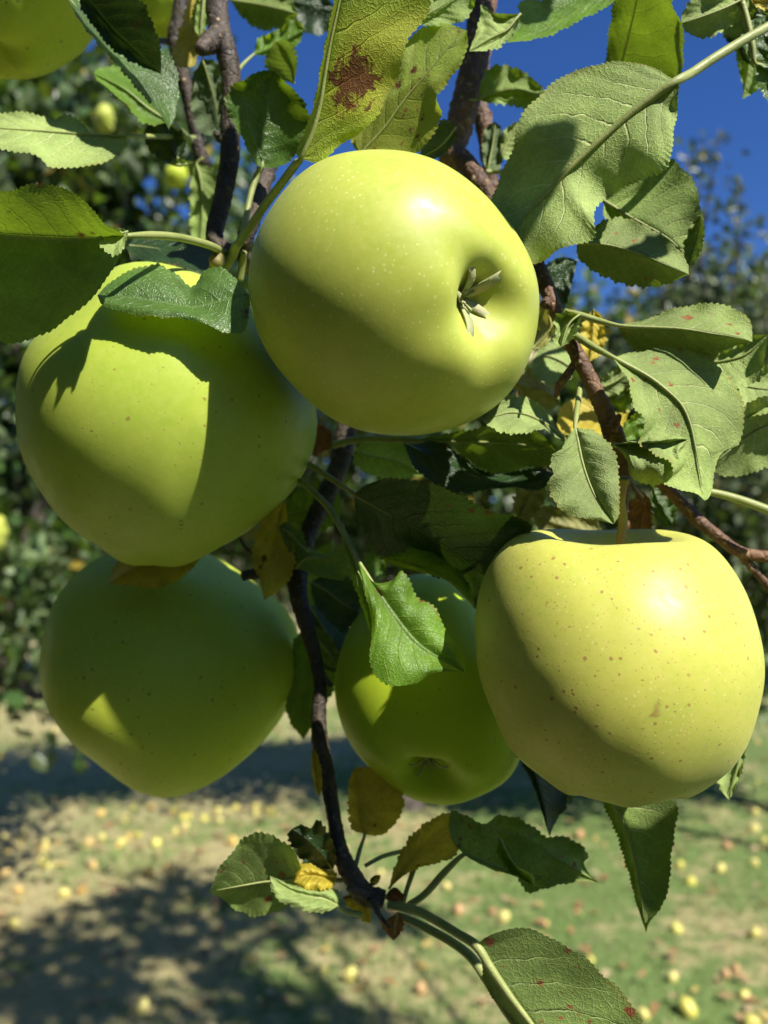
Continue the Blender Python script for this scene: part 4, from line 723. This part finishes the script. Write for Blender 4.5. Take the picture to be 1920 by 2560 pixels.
# fallen apples
def windfall_material(name, a, b_):
    b = N(name); oi = b.n('ObjectInfo'); tc = b.n('TexCoord').outputs['Object']
    c = b.mix(oi.outputs['Random'], c4(a), c4(b_)); c = b.mix(b.ss(b.noise(tc, 40, 3), .58, .7, 0.0, .6), c, c4((.30, .13, .04)))
    pr = b.n('BsdfPrincipled'); b.l(c, pr.inputs['Base Color']); pr.inputs['Roughness'].default_value = .45; b.l(pr.outputs[0], b.out.inputs[0]); return b.m
W1 = windfall_material('windfall_yellow', (.60, .54, .10), (.66, .58, .20)); W2 = windfall_material('windfall_orange', (.58, .38, .10), (.58, .42, .16)); W3 = windfall_material('windfall_tan', (.40, .25, .10), (.5, .30, .14))
def small_apple(mat):
    vs = []; fs = []; nr, ns = 13, 18; R = .034
    for i in range(nr):
        f = math.pi*i/(nr-1); rho = math.sin(f); z = -math.cos(f)*.9
        z += .36*math.exp(-(rho/.3)**2)*(1 if f < 1.57 else 0) - .24*math.exp(-(rho/.28)**2)*(0 if f < 1.57 else 1)
        for k in range(ns): a = 6.2832*k/ns; vs.append((R*rho*math.cos(a), R*rho*math.sin(a), R*z))
    for i in range(nr-1):
        for k in range(ns): k2 = (k+1) % ns; fs.append((i*ns+k, i*ns+k2, (i+1)*ns+k2, (i+1)*ns+k))
    me = mesh_obj('fallen_apple', vs, fs, mat); v, f = tube(None, [(0, 0, -.018), (.002, 0, -.034), (.006, 0, -.045)], [.0014, .0013, .002], None, None, 6, seg=6)
    st = mesh_obj('fruit_stalk', v, f, M_STEM, me); return me, st
protos = [small_apple(m) for m in (W1, W2, W3)]; used = [False]*3
ra = random.Random(11)
def fallen(px=None, py=None, k=0, s=1.0, label=None, xy=None):
    if xy is None: g = ground(px, py, .03); x, y = g.x, g.y
    else: x, y = xy
    me, st = protos[k]
    if not used[k]: o = me; used[k] = True
    else: o = link_copy(me); c = link_copy(st, o)
    s *= .84; o.scale = (s, s, s*.9); o.location = (x, y, gz(x, y)+.021*s); o.rotation_euler = (ra.uniform(.9, 2.4), ra.uniform(-.5, .5), ra.uniform(0, 6.28))
    q = proj([(x, y, 0.03)])[0]; kind_ = ('yellow', 'orange brown', 'shrivelled tan')[k]
    where = ('far off, between the orchard rows' if q[1] < 1800 else 'in the grass seen below the lower left apple' if q[1] < 2170 and q[0] < 760 else 'in the grass seen below the small centre apple' if q[1] < 2200 and q[0] < 1350
             else 'in the grass seen at the right below the ripe yellow apple' if q[0] >= 1350 and q[1] < 2300 else 'in the dappled shade at the bottom left' if q[0] < 900 else 'in the lawn at the bottom, beside the lowest leaf')
    tag(o, label or (kind_+' windfall lying '+where), 'apple', ('yellow apples fallen on the grass', 'orange brown apples fallen on the grass', 'shrivelled tan apples fallen on the grass')[k])
    return o
for px, py, k, s, lb in [(625, 2379, 0, 1.05, 'yellow fallen apple alone in the dark shadow at the lower left'), (804, 2422, 0, .8, 'smaller of the two yellow fallen apples at the shadow edge, left of the bottom leaf'), (877, 2441, 0, 1.1, 'bigger of the two yellow fallen apples at the shadow edge, left of the bottom leaf'),
        (356, 2505, 0, .95, 'yellow green fallen apple near the bottom edge in dappled shade'), (315, 2040, 0, 1.15, 'bright yellow fallen apple just beneath the lower left apple'), (253, 2024, 1, .95, None), (223, 2097, 1, 1.0, None), (391, 2109, 0, 1.0, None), (304, 2100, 0, .9, None), (255, 2083, 0, .9, None), (436, 2024, 0, .9, None), (463, 2060, 0, .9, None),
        (680, 2028, 0, 1.2, None), (640, 2028, 0, .9, None), (550, 2050, 0, .8, None), (232, 2162, 1, .9, None), (46, 2218, 1, .9, None), (160, 2230, 0, 1, None), (205, 2222, 1, .9, None), (105, 2142, 0, 1.1, None), (55, 2078, 0, .9, None), (8, 2078, 0, 1, None), (14, 2170, 1, 1, None), (372, 2184, 1, .9, None), (417, 2171, 1, .8, None), (580, 2110, 1, 1, None), (35, 2294, 0, .8, None), (50, 1890, 0, .9, None), (10, 1915, 0, .9, None), (125, 1905, 0, 1, None), (130, 1990, 0, 1, None),
        (1261, 2271, 0, .95, 'yellow fallen apple in sunny grass between the bottom sprig and the bottom leaf'), (1718, 2512, 0, 1.35, 'largest yellow fallen apple, near the bottom right corner'), (1880, 2541, 0, 1.0, 'yellow fallen apple in the bottom right corner'), (1692, 2306, 0, .9, None), (1886, 2326, 0, .9, None), (1799, 2164, 0, 1.1, None), (1727, 2190, 0, .9, None), (1886, 2069, 0, 1.0, None), (1889, 2028, 0, .9, None), (1608, 2523, 0, .8, None), (1116, 2200, 0, .9, None), (1700, 2150, 0, .9, None), (1145, 2258, 2, 1.1, None), (1450, 2080, 2, 1.1, None), (1052, 2475, 2, .9, None), (1816, 2110, 2, 1, None)]:
    fallen(px, py, k, s, lb)
for i in range(84):
    if i < 50: cl_ = ra.choice([(80, 2080), (260, 2110), (450, 2060), (650, 2110), (130, 1900), (300, 2210), (560, 2010)]); px, py = cl_[0]+ra.gauss(0, 85), cl_[1]+ra.gauss(0, 36)
    else: px, py = ra.uniform(900, 1950), 1900+ra.random()*650
    k = ra.choice([0, 0, 0, 0, 1, 2]) if px < 900 else ra.choice([0, 0, 1, 2, 2])
    fallen(px, py, k, ra.uniform(.45, .85))
for i in range(46): fallen(k=ra.choice([0, 0, 1, 2]), s=ra.uniform(.7, 1), xy=(ra.uniform(-3.4, 4.4), ra.uniform(6.5, 11.5)))

# ================================================================== TREES BEHIND
def crown_material(name, top, bot, trans):
    b = N(name); geo = b.n('NewGeometry'); rp = geo.outputs['Random Per Island']
    n1 = b.noise(geo.outputs['Position'], 2.2, 2)
    v = b.math('MULTIPLY', b.ss(rp, 0.0, 1.0, .6, 1.45), b.ss(n1, .3, .7, .8, 1.2))
    def sc(c):
        vm = b.n('VectorMath', operation='SCALE'); vm.inputs[0].default_value = c; b.l(v, vm.inputs['Scale']); return vm.outputs[0]
    c = b.mix(geo.outputs['Backfacing'], sc(top), sc(bot)); yel = b.math('GREATER_THAN', rp, .965); c = b.mix(yel, c, c4((.36, .27, .05)))
    pr = b.n('BsdfPrincipled'); b.l(c, pr.inputs['Base Color']); pr.inputs['Roughness'].default_value = .38
    tb = b.n('BsdfTranslucent'); b.l(sc(trans), tb.inputs['Color']); mx = b.n('MixShader'); mx.inputs[0].default_value = .28
    b.l(pr.outputs[0], mx.inputs[1]); b.l(tb.outputs[0], mx.inputs[2]); b.l(mx.outputs[0], b.out.inputs[0]); return b.m
CR1 = crown_material('crown_green', (.04, .08, .02), (.13, .18, .08), (.15, .26, .015))
CR2 = crown_material('crown_grey_green', (.055, .085, .03), (.17, .20, .11), (.14, .22, .03))
def leaf_cloud(C, n, size, rs, keep=None):
    """n folded leaves at points C (n x 3)."""
    if keep is not None:
        m = keep(C); C = C[m]; n = len(C)
    a = rs.randn(n, 3); a[:, 2] -= .5; a /= np.linalg.norm(a, axis=1)[:, None]
    b = np.cross(a, rs.randn(n, 3)); b /= np.linalg.norm(b, axis=1)[:, None]; c = np.cross(a, b)
    c *= np.sign(c[:, 2:3])*np.where(rs.rand(n, 1) < .7, 1, -1); b = np.cross(c, a)
    s = size*(.65+.7*rs.rand(n))[:, None]; fold = (.1+.25*rs.rand(n))[:, None]
    P0 = C-a*s*.5; P3 = C+a*s*.5-c*s*.12
    l1 = C-a*s*.2+b*s*.27+c*s*fold*.5; l2 = C+a*s*.18+b*s*.26+c*s*fold*.5; r1 = C-a*s*.2-b*s*.27+c*s*fold*.5; r2 = C+a*s*.18-b*s*.26+c*s*fold*.5
    V = np.stack([P0, l1, l2, P3, r2, r1], 1).reshape(-1, 3); i = np.arange(n)[:, None]*6
    F = np.vstack([np.hstack([i, i+3, i+2, i+1]), np.hstack([i, i+5, i+4, i+3])]); return V, F
def tree(label, x, y, trunk_h, crown_c, crown_r, ncl, nleaf, size, mat, seed, keep=None, rad=.09, clr=.3, group='apple trees of the orchard', cut=None, limbs=9):
    rs = np.random.RandomState(seed); e = empty('apple_tree', (x, y, 0), label, 'tree', group); bpy.context.view_layer.update()
    parts = [tube(None, [(x, y, -.1), (x+.03, y, trunk_h*.5), (x+.02, y+.04, trunk_h), (crown_c[0], crown_c[1], crown_c[2]+crown_r[2]*.4)], [rad*1.3, rad, rad*.85, rad*.25], None, None, 12, .05, seed)]
    cl = []
    for k in range(ncl):
        v = rs.randn(3); v /= np.linalg.norm(v); v *= (.45+.55*rs.rand()**.5); c = np.array(crown_c)+v*np.array(crown_r)
        if cut is None or not cut(c): cl.append(c)
    for c in cl[:limbs*3]:
        if keep is not None and not keep(c[None])[0]: continue
        b0 = np.array([x+.02, y+.04, trunk_h*(.75+.3*rs.rand())]); md = (b0+c)/2+rs.randn(3)*.12
        parts.append(tube(None, [b0, md, c], [rad*.4, rad*.22, rad*.06], None, None, 7, .05, seed+1, seg=9))
    v, f = join(parts); mesh_obj('trunk', v, f, M_TRUNK, e)
    n = nleaf//max(1, len(cl)); C = np.vstack([c+rs.randn(n, 3)*np.array([clr, clr, clr*.8])*(.6+.7*rs.rand()) for c in cl])
    V, F = leaf_cloud(C, len(C), size, rs, keep); fast_mesh('crown', V, F, mat, e); return e
# left tree, near: fills the left and the top left; keeps clear of the foreground
def behind(lim):
    def k(C):
        q = proj(C); return (q[:, 2] > lim)
    return k
tree('leafy apple tree close behind at the left, dark between its leaves', -1.75, 3.5, 1.25, (-1.6, 3.3, 2.25), (1.45, .9, 1.3), 150, 30000, .075, CR1, 3, keep=lambda C: (proj(C)[:, 2] > 1.6) & ~((np.hypot((proj(C)[:, 0]-425)/100, (proj(C)[:, 1]-490)/75) < 1) & (np.random.RandomState(1).rand(len(C)) < .8)), clr=.22, cut=lambda c: c[0] > -1.2+max(0, c[2]-2.15)*1.25)
tree('apple tree behind the middle of the branches', .15, 5.6, 1.2, (-.1, 4.9, 2.4), (1.75, .8, .85), 60, 14000, .085, CR1, 4, clr=.26)
def rcut(c):
    q = proj(c[None])[0]; return q[0] < 1330
tree('grey green apple tree at the right with upright tufts against the sky', 2.75, 5.2, 1.0, (2.3, 5.1, 2.2), (1.4, .9, 1.15), 70, 24000, .075, CR2, 6, clr=.23, keep=lambda C: (proj(C)[:, 0] > 1310))
tree('far apple tree at the left end of the next row', -5.6, 11.5, 1.3, (-5.5, 11.5, 2.5), (2.4, 1.6, 1.7), 46, 7000, .15, CR1, 7, clr=.42)
tree('far apple tree left of centre in the next row', -1.8, 12.5, 1.3, (-1.8, 12.5, 2.4), (2.3, 1.6, 1.6), 46, 7000, .15, CR2, 8, clr=.42)
tree('far apple tree right of centre in the next row', 2.2, 12, 1.3, (2.2, 12, 2.2), (2.2, 1.6, 1.3), 46, 7000, .15, CR1, 9, clr=.42)
tree('far apple tree at the right end of the next row', 6.2, 11.5, 1.3, (6.2, 11.5, 2.2), (2.3, 1.6, 1.3), 46, 7000, .15, CR2, 10, clr=.42)
# upright sunlit tufts of the right hand tree
tuft_rs = np.random.RandomState(21)
te = empty('apple_tree', (2.5, 4.3, 0), 'young grey green tree at the right edge whose tufted shoots stand against the sky', 'tree', 'apple trees of the orchard'); bpy.context.view_layer.update()
tp = [tube(None, [(2.5, 4.3, -.1), (2.45, 4.3, .8), (2.1, 4.3, 1.6)], [.05, .04, .03], None, None, 9, .05, 3)]; TC = []
for px, py, x0, y0 in [(1755, 350, 1730, 760), (1800, 320, 1760, 700), (1720, 390, 1700, 800), (1850, 450, 1790, 800), (1690, 520, 1690, 860), (1745, 600, 1730, 900), (1870, 560, 1820, 900), (1830, 680, 1800, 1000), (1900, 700, 1880, 1000), (1650, 700, 1650, 1000), (1930, 620, 1910, 1000), (1780, 760, 1770, 1050)]:
    top = np.array(P(px, py, 4.3+tuft_rs.randn()*.15)); bot = np.array(P(x0, y0, 4.4)); md = (top+bot)/2+tuft_rs.randn(3)*.03
    tp.append(tube(None, [(2.1, 4.3, 1.5), bot, md, top], [.02, .012, .007, .004], None, None, 6, seg=12))
    for k in range(46):
        t = tuft_rs.rand()**.6; p = bot*(1-t)+top*t; TC.append(p+tuft_rs.randn(3)*(.035+.05*(1-t)))
v, f = join(tp); mesh_obj('trunk', v, f, M_TRUNK, te)
TC = np.array(TC); V, F = leaf_cloud(TC, len(TC), .05, tuft_rs); fast_mesh('crown', V, F, CR2, te)
# the tree whose outer branches hang into the picture, standing to the right of the camera; its crown shades the lawn
def outframe(C):
    q = proj(C); inside = (q[:, 2] > .05) & (q[:, 0] > -250) & (q[:, 0] < 2170) & (q[:, 1] > -260) & (q[:, 1] < 2800)
    # keep the sun on the apples: stay clear of the ray from the apples to the sun
    rel = C-np.array([0, .25, 1.5]); L = np.array(SUN); s = rel @ L; perp = np.linalg.norm(rel-s[:, None]*L, axis=1)
    return (~inside) & ~((s > 0) & (perp < .34)) & (C[:, 2] > .9)
shade = [(100,2430),(200,2340),(330,2260),(450,2215),(560,2270),(470,2360),(640,2240),(700,2310),(830,2250),(300,2410),(130,2530),(40,2350),(560,2450),(10,2470),(620,2580),(760,2540),(950,2290),(380,2310),(240,2480),(900,2620),(400,2650)]
SH = []
for i_, (px, py) in enumerate(shade):
    g = ground(px, py); z = 3.5+.9*((i_*37) % 10)/10; k = z/SUN.z; SH.append(np.array([g.x+SUN.x*k, g.y+SUN.y*k, z]))
def shade_tree():
    rs = np.random.RandomState(77); x, y = 2.9, -1.4; e = empty('apple_tree', (x, y, 0), 'tall apple tree beside the camera whose shade falls across the grass', 'tree', 'apple trees of the orchard'); bpy.context.view_layer.update()
    parts = [tube(None, [(x, y, -.1), (x+.03, y, .8), (x-.05, y+.04, 1.7), (x-.2, y+.3, 3.0), (2.3, .3, 4.2)], [.14, .11, .10, .06, .02], None, None, 12, .05, 5)]
    for c in SH: parts.append(tube(None, [(x-.2, y, 2.1), (np.array([x-.1, y+.2, 3.3])+c)/2+rs.randn(3)*.1, c], [.035, .02, .006], None, None, 7, .05, 6, seg=9))
    v, f = join(parts); mesh_obj('trunk', v, f, M_TRUNK, e)
    C = np.vstack([c+rs.randn(115, 3)*np.array([.11, .11, .09]) for c in SH]+[np.array([3.6, -1.6, 3.6])+rs.randn(1500, 3)*np.array([.4, .4, .4])])
    V, F = leaf_cloud(C, len(C), .085, rs, outframe); fast_mesh('crown', V, F, CR1, e)
shade_tree()

# unseen trees added around the camera, their foliage blocking sky fill on the apples
def backdrop_keep(C):
    rel = C-np.array([0, .25, 1.5]); L = np.array(SUN); t = rel @ L; perp = np.linalg.norm(rel-t[:, None]*L, axis=1)
    # leave the lawn in the picture sunlit too
    gx_, gy_ = C[:, 0]-SUN.x/SUN.z*C[:, 2], C[:, 1]-SUN.y/SUN.z*C[:, 2]
    q = proj(np.stack([gx_, gy_, gx_*0], 1)); sees = ((gy_ > 2) & (q[:, 0] > -200) & (q[:, 0] < 2100)) | ((gy_ > -.3) & (gy_ < 2.2) & (np.abs(gx_) < 1.6))
    return ~((t > 0) & (perp < .4)) & ~sees & ((C[:, 1] < -.25) | (C[:, 0] < -.9*np.maximum(C[:, 1], .3)-.2)) & (C[:, 2] > .3)
tree('unseen apple tree added behind the camera on the left to block sky light', -1.5, -1.9, 1.0, (-1.35, -1.6, 1.9), (1.3, .9, 1.4), 60, 12000, .12, CR1, 31, keep=backdrop_keep, clr=.3)
tree('unseen apple tree added behind the camera on the right to block sky light', 1.6, -2.3, 1.0, (1.2, -2.0, 1.6), (1.4, .8, 1.1), 50, 10000, .12, CR1, 32, keep=backdrop_keep, clr=.3)
tree('unseen apple tree added left of the camera to block sky light', -2.2, .2, 1.0, (-2.0, .2, 2.0), (.9, 1.1, 1.5), 50, 9000, .12, CR1, 33, keep=backdrop_keep, clr=.3)
